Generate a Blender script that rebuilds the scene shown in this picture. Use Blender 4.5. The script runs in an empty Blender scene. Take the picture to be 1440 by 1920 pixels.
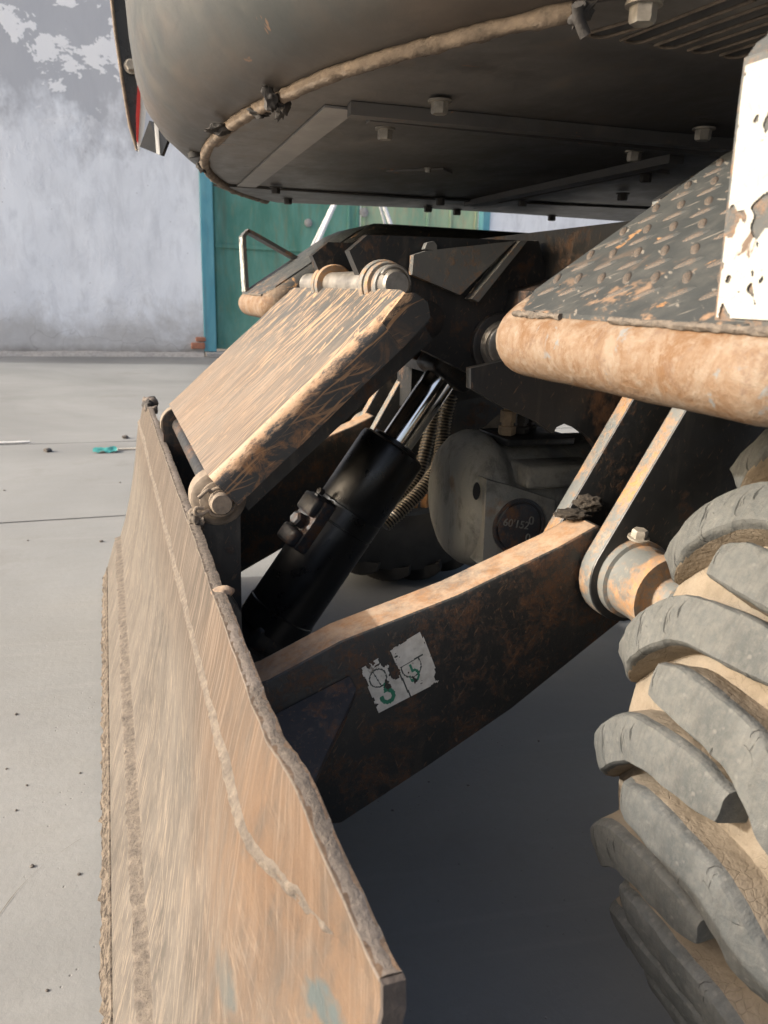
import bpy, bmesh, math, random
from math import sin, cos, tan, atan, atan2, radians, pi, sqrt, degrees
from mathutils import Vector, Matrix, noise
random.seed(7)
S = bpy.context.scene
COL = S.collection

# ------------------------------------------------------------------ camera
CAM_H = 0.85
YAW, PITCH, ROLL = radians(19.794), radians(15.906), radians(1.9)
FPX = 1440.0
fw = Vector((sin(YAW)*cos(PITCH), cos(YAW)*cos(PITCH), -sin(PITCH)))
rt0 = Vector((cos(YAW), -sin(YAW), 0)); up0 = rt0.cross(fw)
rt = rt0*cos(ROLL)+up0*sin(ROLL); up = -rt0*sin(ROLL)+up0*cos(ROLL)
cd = bpy.data.cameras.new('camera'); cam = bpy.data.objects.new('camera', cd); COL.objects.link(cam)
cam.matrix_world = Matrix(((rt.x, up.x, -fw.x, 0), (rt.y, up.y, -fw.y, 0), (rt.z, up.z, -fw.z, CAM_H), (0, 0, 0, 1)))
cd.sensor_fit = 'VERTICAL'; cd.sensor_height = 36; cd.sensor_width = 27; cd.lens = 27
cd.clip_start = 0.02; cd.clip_end = 2000
cd.dof.use_dof = True; cd.dof.focus_distance = 0.95; cd.dof.aperture_fstop = 12
S.camera = cam
S.view_settings.view_transform = 'Standard'; S.view_settings.look = 'None'
S.view_settings.exposure = 1.25; S.view_settings.gamma = 1

S.cycles.max_bounces = 7; S.cycles.diffuse_bounces = 4; S.cycles.glossy_bounces = 3; S.cycles.transmission_bounces = 2
S.cycles.use_denoising = True; S.cycles.sample_clamp_indirect = 6

# ------------------------------------------------------------------ sky and sun
SUN_EL, SUN_AZ = radians(25), radians(6)      # azimuth measured from -X towards +Y
w = bpy.data.worlds.new('World'); S.world = w; w.use_nodes = True
nt = w.node_tree; bg = nt.nodes['Background']
sky = nt.nodes.new('ShaderNodeTexSky'); sky.sky_type = 'NISHITA'; sky.sun_disc = False
sky.sun_elevation = SUN_EL; sky.sun_rotation = radians(-90)+SUN_AZ
sky.air_density = 0.8; sky.dust_density = 7.5; sky.ozone_density = 0.3
nt.links.new(sky.outputs[0], bg.inputs[0]); bg.inputs[1].default_value = 0.15
sd = bpy.data.lights.new('sun', 'SUN'); sd.energy = 2.0; sd.angle = radians(0.9); sd.color = (1, .96, .89)
sun = bpy.data.objects.new('sun', sd); COL.objects.link(sun)
to_sun = Vector((-cos(SUN_EL)*cos(SUN_AZ), cos(SUN_EL)*sin(SUN_AZ), sin(SUN_EL)))
sun.rotation_euler = to_sun.to_track_quat('Z', 'Y').to_euler(); sun.location = (-6, 2, 6)

# ------------------------------------------------------------------ pixel -> world
def ray(px, py):
    return fw + rt*((px-720)/FPX) - up*((py-960)/FPX)
def at(px, py, X=None, Y=None, Z=None):
    d = ray(px, py)
    t = X/d.x if X is not None else Y/d.y if Y is not None else (Z-CAM_H)/d.z
    return Vector((0, 0, CAM_H))+d*t
def xz(pts, Y): return [(at(a, b, Y=Y).x, at(a, b, Y=Y).z) for a, b in pts]
YC = 1.285
def mir(y): return 2*YC-y

# ------------------------------------------------------------------ material helper
class Mat:
    def __init__(s, name):
        s.m = bpy.data.materials.new(name); s.m.use_nodes = True; s.t = s.m.node_tree
        s.b = s.t.nodes['Principled BSDF']; s.co = s.t.nodes.new('ShaderNodeTexCoord').outputs['Object']
    def n(s, typ, **kw):
        nd = s.t.nodes.new(typ)
        for k, v in kw.items(): setattr(nd, k, v)
        return nd
    def set(s, sock, v):
        if isinstance(v, bpy.types.NodeSocket): s.t.links.new(v, sock)
        elif isinstance(v, (tuple, list)) and len(v) == 3 and sock.type == 'RGBA': sock.default_value = (*v, 1)
        else: sock.default_value = v
    def map(s, sc=(1, 1, 1), rot=(0, 0, 0), loc=(0, 0, 0), vec=None):
        if tuple(rot) != (0, 0, 0):
            r_ = s.n('ShaderNodeMapping'); s.set(r_.inputs['Vector'], vec or s.co); r_.inputs['Rotation'].default_value = rot; vec = r_.outputs[0]; rot = (0, 0, 0)
        nd = s.n('ShaderNodeMapping'); s.set(nd.inputs['Vector'], vec or s.co)
        nd.inputs['Scale'].default_value = sc; nd.inputs['Rotation'].default_value = rot; nd.inputs['Location'].default_value = loc
        return nd.outputs[0]
    def noise(s, scale, detail=6, rough=.6, vec=None, dist=0):
        nd = s.n('ShaderNodeTexNoise'); s.set(nd.inputs['Vector'], vec or s.co)
        nd.inputs['Scale'].default_value = scale; nd.inputs['Detail'].default_value = min(detail, 5)
        nd.inputs['Roughness'].default_value = rough; nd.inputs['Distortion'].default_value = dist
        return nd.outputs[0]
    def voro(s, scale, feature='F1', vec=None, rnd=1):
        nd = s.n('ShaderNodeTexVoronoi', feature=feature); s.set(nd.inputs['Vector'], vec or s.co)
        nd.inputs['Scale'].default_value = scale; nd.inputs['Randomness'].default_value = rnd
        return nd.outputs['Distance']
    def rng(s, v, a, b, c=0, d=1):
        nd = s.n('ShaderNodeMapRange'); s.set(nd.inputs[0], v)
        for i, q in enumerate((a, b, c, d)): s.set(nd.inputs[i+1], q)
        return nd.outputs[0]
    def math(s, op, a, b=0, clamp=False):
        nd = s.n('ShaderNodeMath', operation=op, use_clamp=clamp); s.set(nd.inputs[0], a); s.set(nd.inputs[1], b)
        return nd.outputs[0]
    def mix(s, f, a, b, mode='MIX'):
        nd = s.n('ShaderNodeMix', data_type='RGBA', blend_type=mode)
        s.set(nd.inputs[0], f); s.set(nd.inputs[6], a); s.set(nd.inputs[7], b)
        return nd.outputs[2]
    def sep(s, vec=None):
        nd = s.n('ShaderNodeSeparateXYZ'); s.set(nd.inputs[0], vec or s.co); return nd.outputs
    def warp(s, amount, scale):
        nd = s.n('ShaderNodeTexNoise'); s.set(nd.inputs['Vector'], s.co); nd.inputs['Scale'].default_value = scale
        v = s.n('ShaderNodeVectorMath', operation='MULTIPLY_ADD'); s.t.links.new(nd.outputs['Color'], v.inputs[0])
        v.inputs[1].default_value = (amount,)*3; s.t.links.new(s.co, v.inputs[2])
        return v.outputs[0]
    def done(s, color, rough=.6, metal=0., bump=None, strength=.5, dist=.002, spec=.5):
        s.set(s.b.inputs['Base Color'], color); s.set(s.b.inputs['Roughness'], rough); s.set(s.b.inputs['Metallic'], metal)
        s.b.inputs['Specular IOR Level'].default_value = spec
        if bump is not None:
            nd = s.n('ShaderNodeBump'); s.set(nd.inputs['Height'], bump); nd.inputs['Strength'].default_value = strength
            nd.inputs['Distance'].default_value = dist; s.t.links.new(nd.outputs[0], s.b.inputs['Normal'])
        return s.m

def scratches(M, rot, along, across, lo, hi, loc=(0, 0, 0), warp=None):
    """thin lines: noise stretched along the rotated local X"""
    v = M.map((along, across, across), rot, loc, warp)
    return M.rng(M.noise(1, 3, .5, v), lo, hi)

def worn_paint(name, paint=(.022, .024, .026), rust=(.17, .075, .032), dust=(.30, .23, .16), rust_amt=.5, dust_amt=.3,
               rough=.42, rust_scale=9, chips=True):
    M = Mat(name)
    big = M.noise(rust_scale, 8, .68, dist=.4)
    fine = M.noise(rust_scale*9, 6, .7)
    f = M.math('ADD', M.math('MULTIPLY', big, .65), M.math('MULTIPLY', fine, .35))
    rm = M.rng(f, .60-.2*rust_amt, .70-.12*rust_amt)
    dm = M.rng(M.noise(rust_scale*2.3, 9, .72, M.map(loc=(3, 1, 7))), .66-.25*dust_amt, .85-.2*dust_amt, 0, .75)
    var = M.mix(M.noise(4, 4, .6), tuple(c*.75 for c in paint), tuple(c*1.35 for c in paint))
    rc = M.mix(M.noise(40, 5, .7), tuple(c*.5 for c in rust), tuple(c*1.5 for c in rust))
    c = M.mix(rm, var, rc); c = M.mix(dm, c, dust)
    r = M.math('ADD', M.math('MULTIPLY', M.math('ADD', rm, dm, True), .8-rough), M.rng(fine, .3, .7, rough-.08, rough+.1))
    if chips:
        sc = scratches(M, (.3, .9, .4), 5, 300, .665, .70)
        sc2 = scratches(M, (1.1, -.5, 1.9), 5, 260, .67, .71, (2, 5, 1))
        sm = M.math('MULTIPLY', M.math('MAXIMUM', sc, sc2), .38*min(1, rust_amt+.2))
        c = M.mix(sm, c, (.30, .17, .09))
    runs = M.rng(M.noise(1, 5, .65, M.map((38, 38, 5))), .56, .70, 0, .45)
    c = M.mix(runs, c, tuple(.5*a_+.35*b_ for a_, b_ in zip(paint, dust)))
    h = M.math('ADD', M.math('MULTIPLY', rm, .5), M.math('MULTIPLY', fine, .6))
    return M.done(c, r, 0, h, .55, .0012)

# ------------------------------------------------------------------ materials
def m_concrete():
    M = Mat('concrete'); v = M.map((1, 1, 1))
    a = M.noise(.55, 8, .62, v, .6); b = M.noise(4.5, 8, .68, M.map((1, 2.6, 1))); f = M.noise(60, 6, .75)
    c = M.mix(M.rng(a, .35, .66), (.178, .184, .183), (.266, .272, .268))
    c = M.mix(M.rng(b, .45, .72, 0, .5), c, (.21, .211, .202))
    c = M.mix(M.rng(M.noise(1.6, 9, .7, M.map(loc=(9, 4, 0))), .58, .72, 0, .5), c, (.16, .156, .145))
    pits = M.rng(M.voro(16), .030, .055, 1, 0); pm = M.math('MULTIPLY', pits, M.rng(M.noise(3, 3), .5, .58))
    pits2 = M.rng(M.voro(55, vec=M.map(loc=(3, 3, 0))), .05, .11, 1, 0); pm2 = M.math('MULTIPLY', pits2, M.rng(M.noise(5, 3, vec=M.map(loc=(7, 1, 0))), .48, .6))
    c = M.mix(M.math('MULTIPLY', pm, .75), c, (.06, .055, .05)); c = M.mix(M.math('MULTIPLY', pm2, .45), c, (.12, .11, .1))
    lines = scratches(M, (0, 0, .12), 1.2, 26, .60, .74)
    c = M.mix(M.math('MULTIPLY', lines, .16), c, (.31, .307, .293))
    c = M.mix(M.rng(f, .3, .7, 0, .25), c, (.175, .172, .163))
    h = M.math('SUBTRACT', M.math('ADD', M.math('MULTIPLY', f, .6), M.math('MULTIPLY', b, .8)), M.math('ADD', pm, pm2))
    return M.done(c, .9, 0, h, .5, .003, .15)
def m_dirt():
    M = Mat('joint_dirt'); c = M.mix(M.noise(30, 6, .7), (.05, .043, .034), (.17, .15, .12))
    return M.done(c, .95, 0, M.noise(90, 5), .7, .004)
def m_wall():
    M = Mat('lime_plaster'); z = M.sep()[2]; x = M.sep()[0]
    a = M.noise(1.1, 9, .66, M.map((1.5, 1, .8)), .5); b = M.noise(3.2, 9, .7, M.map((2.2, 1, .7), loc=(4, 0, 2)), .4)
    f = M.noise(45, 6, .7)
    c = M.mix(M.rng(a, .36, .62), (.74, .765, .80), (.86, .89, .925))
    c = M.mix(M.rng(b, .47, .66, 0, .5), c, (.58, .60, .635))
    # bare cement higher up with flaked patches of white paint
    up_ = M.rng(M.math('ADD', z, M.math('MULTIPLY', M.noise(1.6, 8, .65, M.map((1.2, 1, .8), loc=(1, 2, 3))), 2.6)), 3.75, 4.15)
    c = M.mix(M.math('MULTIPLY', up_, .85), c, (.45, .463, .49))
    fl = M.rng(M.noise(1.25, 10, .72, M.map((1, 1, 1.2), loc=(6.3, 0, 1.2)), .35), .565, .58)
    c = M.mix(M.math('MULTIPLY', fl, M.rng(z, 2.5, 2.9)), c, (.90, .905, .91))
    # rising damp: grey cement base course
    low = M.rng(M.math('ADD', z, M.math('MULTIPLY', M.noise(1.5, 9, .7, M.map(loc=(2, 0, 8)), .4), 1.3)), 1.35, .95)
    lc = M.mix(M.noise(6, 8, .7, None, .5), (.36, .355, .345), (.62, .615, .60))
    c = M.mix(M.math('MULTIPLY', low, .9), c, lc)
    vl = M.rng(M.math('ADD', z, M.math('MULTIPLY', M.noise(4, 6, .7), .22)), .27, .16)
    c = M.mix(M.math('MULTIPLY', vl, .75), c, M.mix(M.noise(14, 6, .7), (.16, .145, .125), (.30, .28, .25)))
    cr = M.rng(M.voro(1.6, 'DISTANCE_TO_EDGE', M.warp(.7, 2.2)), .0, .010, 1, 0)
    c = M.mix(M.math('MULTIPLY', cr, M.rng(z, .6, .2, 0, .35)), c, (.12, .11, .10))
    sp = M.rng(M.voro(7, vec=M.map(loc=(1, 0, 4))), .03, .07, 1, 0)
    c = M.mix(M.math('MULTIPLY', sp, .45), c, (.22, .22, .22))
    h = M.math('ADD', M.math('ADD', M.math('MULTIPLY', a, 1.), M.math('MULTIPLY', f, .25)), M.math('MULTIPLY', fl, .3))
    return M.done(c, .9, 0, h, .4, .009)
def m_sheet(name, base, pale, rust, amt=.5):
    M = Mat(name); a = M.noise(1.4, 9, .68, M.map((2.2, 1, .6)), .4); b = M.noise(5, 8, .7, M.map((3, 1, .8), loc=(2, 2, 2)))
    st = M.noise(1, 6, .65, M.map((9, 3, .7)))
    c = M.mix(M.rng(a, .38, .64), base, pale)
    c = M.mix(M.rng(b, .55-.1*amt, .75, 0, .8*amt+.1), c, rust)
    c = M.mix(M.rng(st, .56, .74, 0, .55), c, tuple(k*.55 for k in rust))
    return M.done(c, M.rng(b, .3, .7, .45, .7), 0, M.math('ADD', a, M.math('MULTIPLY', b, .3)), .25, .01)
def m_blade():
    M = Mat('scoured_blade_steel'); s = M.sep(); y = s[1]; z = s[2]
    wv = M.warp(.10, 3.2)
    steel = M.mix(M.rng(M.noise(15, 7, .72, M.map((1, 1, .45)), .6), .35, .65), (.070, .064, .058), (.122, .109, .096))
    v1 = M.map((3, 150, 17), (.35, 0, 0), (0, 0, 0), wv); v2 = M.map((3, 230, 34), (.75, 0, 0), (4, 1, 2), wv)
    v3 = M.map((3, 260, 9), (.05, 0, 0), (1, 7, 2), wv)
    t1 = M.rng(M.noise(1, 4, .65, v1), .53, .59); t2 = M.rng(M.noise(1, 3, .6, v2), .57, .615); t3 = M.rng(M.noise(1, 4, .6, v3), .50, .66)
    patch = M.rng(M.noise(5, 6, .65, M.map((1, 1, .6), loc=(2, 2, 2))), .35, .65)
    tan_ = M.mix(M.noise(22, 5, .7), (.17, .138, .109), (.25, .208, .168))
    c = M.mix(M.math('MULTIPLY', t1, M.rng(patch, 0, 1, .15, .6)), steel, tan_); c = M.mix(M.math('MULTIPLY', t2, .42), c, (.25, .207, .166))
    hi = M.rng(z, .36, .47)
    c = M.mix(M.math('MULTIPLY', hi, .75), c, M.mix(t3, (.068, .056, .047), (.175, .139, .11)))
    # orange rust film towards the near end of the blade
    nr = M.rng(M.math('ADD', y, M.math('MULTIPLY', M.noise(6, 7, .65, None, .4), .5)), 1.05, .62)
    c = M.mix(M.math('MULTIPLY', M.math('MULTIPLY', M.math('MULTIPLY', nr, M.rng(z, .2, .42)), M.rng(M.noise(34, 5, .7, M.map((1, 1.6, .5)), .5), .33, .60, .25, 1)), .72), c, M.mix(M.noise(16, 7, .75, M.map((1, 1.5, .6)), .6), (.115, .063, .034), (.185, .134, .095)))
    pt = M.rng(M.noise(8, 6, .6, M.map((1, 1, 1), (0, 0, 0), (5, 0, 1))), .60, .66)
    c = M.mix(M.math('MULTIPLY', pt, M.rng(y, .52, .40)), c, (.075, .09, .092))
    c = M.mix(M.rng(M.noise(2.2, 4, .5, M.map(loc=(0, 3, 0))), .45, .7, 0, .35), c, (.125, .111, .097))
    h = M.math('ADD', M.math('ADD', M.math('MULTIPLY', t1, .5), M.math('MULTIPLY', t2, .3)), M.math('ADD', M.math('MULTIPLY', M.noise(220, 4, .7), .9), M.math('MULTIPLY', t3, .2)))
    return M.done(c, .88, 0, h, .6, .0016, .12)
def m_rough_edge():
    M = Mat('torch_cut_edge'); a = M.noise(170, 7, .75); b = M.noise(14, 5, .6)
    c = M.mix(M.rng(a, .3, .7), (.075, .064, .056), (.165, .137, .112)); c = M.mix(M.rng(b, .45, .65, 0, .5), c, (.22, .19, .17))
    return M.done(c, .8, .1, a, .8, .003)
def m_lip():
    M = Mat('battered_lip'); a = M.noise(75, 5, .8, M.map((1, 1, 1)), .8)
    c = M.mix(M.rng(a, .40, .58), (.035, .030, .027), (.185, .155, .125))
    return M.done(c, .9, 0, a, 1., .006, .1)
def m_weld_dust():
    M = Mat('dusty_weld'); a = M.noise(90, 6, .7); c = M.mix(M.rng(a, .3, .7), (.062, .053, .045), (.165, .137, .11))
    return M.done(c, .9, 0, a, 1., .004)
def m_cover():
    M = Mat('scraped_cover'); s = M.sep(); z = s[2]; x = s[0]
    grey = M.mix(M.noise(6, 5, .6), (.05, .052, .052), (.095, .094, .09))
    wv = M.warp(.03, 9)
    # scratches run down the slope (X-Z diagonal) with some wild ones
    def sl(ang, tilt, along, across, lo, hi, loc): return scratches(M, (tilt, ang, 0), along, across, lo, hi, loc, wv)
    a1 = sl(.75, .25, 4, 170, .575, .64, (0, 0, 0)); a2 = sl(.75, -.25, 5, 110, .60, .65, (3, 2, 1)); a3 = sl(.75, .9, 7, 130, .635, .67, (1, 5, 3))
    sc = M.math('MAXIMUM', M.math('MAXIMUM', a1, a2), a3)
    fine = M.rng(M.noise(1, 4, .65, M.map((9, 260, 260), (0, .75, 0))), .40, .62)
    lowd = M.rng(M.math('ADD', z, M.math('MULTIPLY', M.math('SUBTRACT', M.noise(7, 7, .65), .5), .22)), .825, .70)
    tan_ = M.mix(fine, (.118, .088, .067), (.205, .158, .122)); tan_ = M.mix(M.rng(M.noise(9, 6, .7), .4, .65, 0, .45), tan_, (.165, .148, .13))
    c = M.mix(M.math('MULTIPLY', sc, .85), grey, (.42, .28, .17))
    c = M.mix(M.math('MULTIPLY', lowd, M.rng(fine, 0, 1, .62, 1)), c, tan_)
    h = M.math('ADD', M.math('MULTIPLY', sc, -.4), M.math('MULTIPLY', M.noise(200, 4), .4))
    return M.done(c, M.rng(lowd, 0, 1, .50, .88), .0, h, .5, .001, .25)
def m_cover_side():
    M = Mat('scraped_black_side'); s = M.sep(); wv = M.warp(.012, 14)
    blk = M.mix(M.noise(9, 5, .6), (.016, .017, .018), (.035, .036, .036))
    rr = M.rng(M.noise(24, 8, .72, None, .6), .50, .64)
    # rubbed edge follows the fold: distance above the slope line of the box
    dl = M.math('SUBTRACT', s[2], M.math('ADD', M.math('MULTIPLY', s[0], .94), .516))
    ed = M.rng(M.math('ADD', dl, M.math('MULTIPLY', M.math('SUBTRACT', M.noise(1, 5, .75, M.map((60, 60, 160), (0, .75, 0))), .5), .085)), -.022, -.006)
    lo = M.rng(s[2], .84, .64)
    sc = M.math('MAXIMUM', scratches(M, (0, .75, 0), 7, 210, .60, .65, (0, 0, 0), wv), M.math('MULTIPLY', scratches(M, (0, .35, 0), 9, 220, .62, .67, (3, 3, 3), wv), .7))
    rust = M.mix(M.noise(60, 5, .7), (.15, .06, .022), (.42, .22, .09))
    c = M.mix(M.math('MULTIPLY', rr, M.math('MULTIPLY', lo, .75)), blk, rust)
    c = M.mix(M.math('MULTIPLY', sc, .55), c, (.34, .19, .09)); c = M.mix(ed, c, M.mix(M.noise(80, 4), (.27, .15, .075), (.42, .30, .20)))
    return M.done(c, .5, 0, M.noise(120, 5), .4, .001)
def m_step_rim():
    M = Mat('rubbed_step_rim'); s = M.sep()
    blk = M.mix(M.noise(10, 6, .65), (.02, .021, .023), (.05, .052, .05))
    worn = M.rng(M.math('ADD', s[0], M.math('MULTIPLY', M.math('SUBTRACT', M.noise(11, 8, .72, None, .5), .5), .22)), .435, .385)
    st = M.rng(M.noise(30, 8, .75, None, .7), .60, .66)
    a = M.noise(26, 7, .75, M.map((2, 1, .5)), .6); b = M.noise(75, 6, .75, M.map(loc=(2, 2, 2)))
    rc = M.mix(M.rng(a, .38, .62), (.14, .08, .042), (.205, .157, .116)); rc = M.mix(M.rng(b, .50, .66, 0, .6), rc, (.235, .198, .158))
    rc = M.mix(M.rng(M.noise(30, 7, .75, M.map(loc=(7, 1, 5)), .5), .54, .66, 0, .7), rc, (.12, .078, .056))
    rc = M.mix(M.rng(M.noise(20, 8, .75, M.map(loc=(1, 9, 5)), .6), .62, .67, 0, .8), rc, (.16, .175, .18))
    c = M.mix(M.math('MULTIPLY', st, .7), blk, (.36, .20, .09)); c = M.mix(worn, c, rc)
    return M.done(c, .75, 0, M.math('ADD', M.math('MULTIPLY', M.noise(160, 5, .75), .9), a), .7, .0022, .2)
def m_tread_plate():
    M = Mat('painted_tread_plate'); s = M.sep()
    p = M.mix(M.noise(7, 7, .65), (.026, .030, .031), (.048, .052, .053))
    dust = M.rng(M.noise(26, 9, .75, None, .4), .45, .75, 0, .35)
    c = M.mix(dust, p, (.12, .117, .105))
    ch = M.rng(M.noise(22, 8, .72, M.map((1, 1.6, 1), loc=(3, 3, 1)), .7), .655, .675)
    c = M.mix(ch, c, M.mix(M.noise(90, 5), (.19, .085, .03), (.33, .21, .115)))
    tipr = M.math('MULTIPLY', M.rng(M.noise(19, 8, .7, M.map(loc=(8, 8, 8)), .6), .52, .58), M.rng(M.math('ADD', s[0], M.math('MULTIPLY', M.noise(8, 6), .10)), .50, .425))
    c = M.mix(M.math('MULTIPLY', tipr, .85), c, M.mix(M.noise(70, 5), (.20, .105, .05), (.30, .215, .15)))
    sc = M.math('MAXIMUM', scratches(M, (.2, .6, .9), 7, 190, .66, .70), scratches(M, (.2, .3, 2.2), 7, 160, .67, .70, (3, 1, 1)))
    c = M.mix(M.math('MULTIPLY', sc, .5), c, (.28, .25, .21))
    return M.done(c, M.rng(M.noise(40, 6), .3, .7, .48, .66), 0, M.math('SUBTRACT', M.noise(110, 5, .7), ch), .35, .001, .35)
def m_lug():
    M = Mat('dusty_tread_rubber'); wv = M.warp(.03, 30)
    a = M.noise(11, 8, .7, None, .4); b = M.noise(120, 7, .75); st = M.noise(1, 4, .6, M.map((22, 190, 22)))
    c = M.mix(M.rng(a, .35, .66), (.060, .065, .065), (.108, .112, .109)); c = M.mix(M.rng(b, .4, .72, 0, .5), c, (.155, .15, .135))
    c = M.mix(M.rng(st, .5, .68, 0, .35), c, (.06, .06, .058))
    ck = M.math('MULTIPLY', M.rng(M.voro(38, 'DISTANCE_TO_EDGE', M.map((1, 1, 1), vec=wv)), 0, .022, 1, 0), M.rng(M.noise(12, 5, .6, M.map(loc=(5, 5, 5))), .57, .66))
    cs = M.math('MULTIPLY', M.rng(M.noise(1, 4, .6, M.map((14, 120, 14), (.4, .2, .5), vec=wv)), .64, .68), .9)
    cut = M.math('MAXIMUM', ck, cs)
    c = M.mix(M.math('MULTIPLY', cut, .8), c, (.025, .025, .025))
    sp = M.rng(M.voro(90, vec=M.map(loc=(1, 1, 1))), .10, .22, 1, 0); c = M.mix(M.math('MULTIPLY', sp, .12), c, (.35, .33, .30))
    h = M.math('SUBTRACT', M.math('ADD', M.math('MULTIPLY', a, .9), M.math('ADD', M.math('MULTIPLY', b, .5), M.math('MULTIPLY', st, .35))), M.math('MULTIPLY', cut, .9))
    return M.done(c, .88, 0, h, .8, .004, .15)
def m_groove():
    M = Mat('clay_in_grooves'); wv = M.warp(.02, 40)
    a = M.noise(18, 8, .7); ck = M.math('MULTIPLY', M.rng(M.voro(95, 'DISTANCE_TO_EDGE', wv), 0, .06, 1, 0), M.rng(M.noise(14, 4), .45, .6))
    c = M.mix(M.rng(a, .35, .66), (.14, .115, .085), (.215, .18, .138)); c = M.mix(M.math('MULTIPLY', ck, .12), c, (.13, .10, .07))
    c = M.mix(M.rng(M.noise(5, 5, .6, M.map(loc=(3, 3, 3))), .5, .68, 0, .6), c, (.15, .14, .12))
    return M.done(c, .95, 0, M.math('SUBTRACT', M.math('ADD', a, M.math('MULTIPLY', M.noise(110, 6), .5)), M.math('MULTIPLY', ck, .12)), .9, .004, .1)
def m_body():
    M = Mat('counterweight_paint'); s = M.sep()
    a = M.noise(3, 7, .62, None, .5); b = M.noise(16, 8, .72)
    c = M.mix(M.rng(a, .35, .65), (.038, .043, .043), (.060, .061, .059))
    c = M.mix(M.rng(M.noise(2.1, 7, .65, M.map((1, 1, 2), loc=(4, 4, 1))), .47, .66, 0, .35), c, (.13, .085, .058))
    c = M.mix(M.rng(b, .5, .8, 0, .3), c, (.115, .105, .088))
    ch = M.rng(M.noise(9, 9, .72, M.map(loc=(2.2, 7, 3)), .5), .685, .70); c = M.mix(M.math('MULTIPLY', ch, .7), c, (.20, .115, .07))
    sc = scratches(M, (.2, .4, .3), 2.5, 60, .68, .72); c = M.mix(M.math('MULTIPLY', sc, .35), c, (.06, .06, .06))
    return M.done(c, M.rng(b, .3, .7, .40, .6), 0, M.math('ADD', a, M.math('MULTIPLY', M.noise(120, 5), .25)), .3, .003)
def m_floor():
    M = Mat('underbody_paint'); a = M.noise(4, 8, .68, None, .5); b = M.noise(22, 8, .72, M.map((1, .5, 1)))
    s = M.sep()
    oil_shade = M.rng(M.math('ADD', s[0], M.math('MULTIPLY', M.math('SUBTRACT', M.noise(3.2, 7, .6, None, .4), .5), .6)), .42, .72)  # oily plate; fading ground bounce towards the rear is also painted dark
    c = M.mix(M.rng(a, .35, .68), (.10, .097, .093), (.17, .16, .148))
    c = M.mix(M.math('MULTIPLY', oil_shade, .72), c, (.035, .035, .037))
    c = M.mix(M.rng(b, .54, .80, 0, .4), c, (.24, .175, .12))
    ch = M.rng(M.noise(10, 9, .75, M.map((.6, 2.2, 1), loc=(1, 5, 2)), .6), .68, .70); c = M.mix(ch, c, (.36, .16, .07))
    dk = M.rng(M.noise(16, 6, .6, M.map((.7, 2.5, 1), loc=(8, 1, 1))), .70, .72); c = M.mix(dk, c, (.02, .018, .016))
    c = M.mix(M.rng(M.noise(5, 5, .7, M.map((.6, 1.8, 1), loc=(4, 2, 1)), .8), .50, .66, 0, .5), c, (.055, .050, .045))
    return M.done(c, M.rng(b, .3, .7, .42, .62), 0, M.math('ADD', b, a), .35, .0015)
def simple(name, col, rough=.5, metal=0, var=.25, scale=30, bump=.3, bd=.001):
    M = Mat(name); n = M.noise(scale, 6, .68)
    c = M.mix(M.rng(n, .3, .7), tuple(k*(1-var) for k in col), tuple(min(1, k*(1+var)) for k in col))
    return M.done(c, M.rng(n, .3, .7, max(.04, rough-.08), min(1, rough+.08)), metal, n, bump, bd)
def m_gloss_black():
    M = Mat('oily_black_enamel'); d = M.noise(30, 8, .7)
    c = M.mix(M.rng(d, .5, .85, 0, .35), (.007, .0075, .008), (.035, .032, .028))
    return M.done(c, M.rng(d, .3, .7, .24, .42), 0, M.noise(60, 4), .08, .0006)
def m_axle():
    M = Mat('dusty_bounce_axle'); a = M.noise(7, 8, .66, None, .5)
    s = M.sep()
    c = M.mix(M.rng(a, .38, .66), (.09, .10, .105), (.21, .195, .16))
    bounce_front = M.rng(M.math('ADD', s[0], M.math('MULTIPLY', M.noise(9, 7, .7), .22)), .86, .72)
    c = M.mix(M.math('MULTIPLY', bounce_front, .7), c, M.mix(M.noise(20, 7, .7), (.46, .41, .32), (.33, .345, .32)))  # front lightened: ground bounce put into the colour, along with tan dust
    c = M.mix(M.rng(M.noise(11, 7, .7, M.map(loc=(3, 6, 1))), .62, .72, 0, .6), c, (.27, .14, .06))
    c = M.mix(M.rng(M.noise(30, 5, .75, M.map((1, 1, .5)), .6), .5, .66, 0, .5), c, (.06, .055, .048))
    return M.done(c, .7, 0, M.math('ADD', M.noise(110, 5, .75), a), .8, .0025, .3)
def m_stickerwhite():
    M = Mat('sticker_vinyl'); n = M.noise(60, 7, .7)
    c = M.mix(M.rng(n, .35, .7), (.66, .64, .58), (.45, .43, .38)); c = M.mix(M.rng(M.noise(28, 7, .7, M.map(loc=(2, 2, 2))), .63, .70), c, (.12, .085, .06))
    return M.done(c, .55, 0, n, .2, .0005)
def m_reflective():
    M = Mat('reflective_tape'); v = M.voro(230, 'DISTANCE_TO_EDGE')
    c = M.mix(M.rng(v, .0, .08, 0, 1), (.27, .27, .25), (.35, .35, .325))
    c = M.mix(M.rng(M.noise(22, 8, .72, None, .6), .62, .65, 0, .9), c, (.10, .065, .045)); c = M.mix(M.rng(M.noise(9, 5, .6, M.map(loc=(4, 4, 4))), .68, .72), c, (.62, .34, .30))
    return M.done(c, .75, 0, v, .4, .0008, .15)

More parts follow.
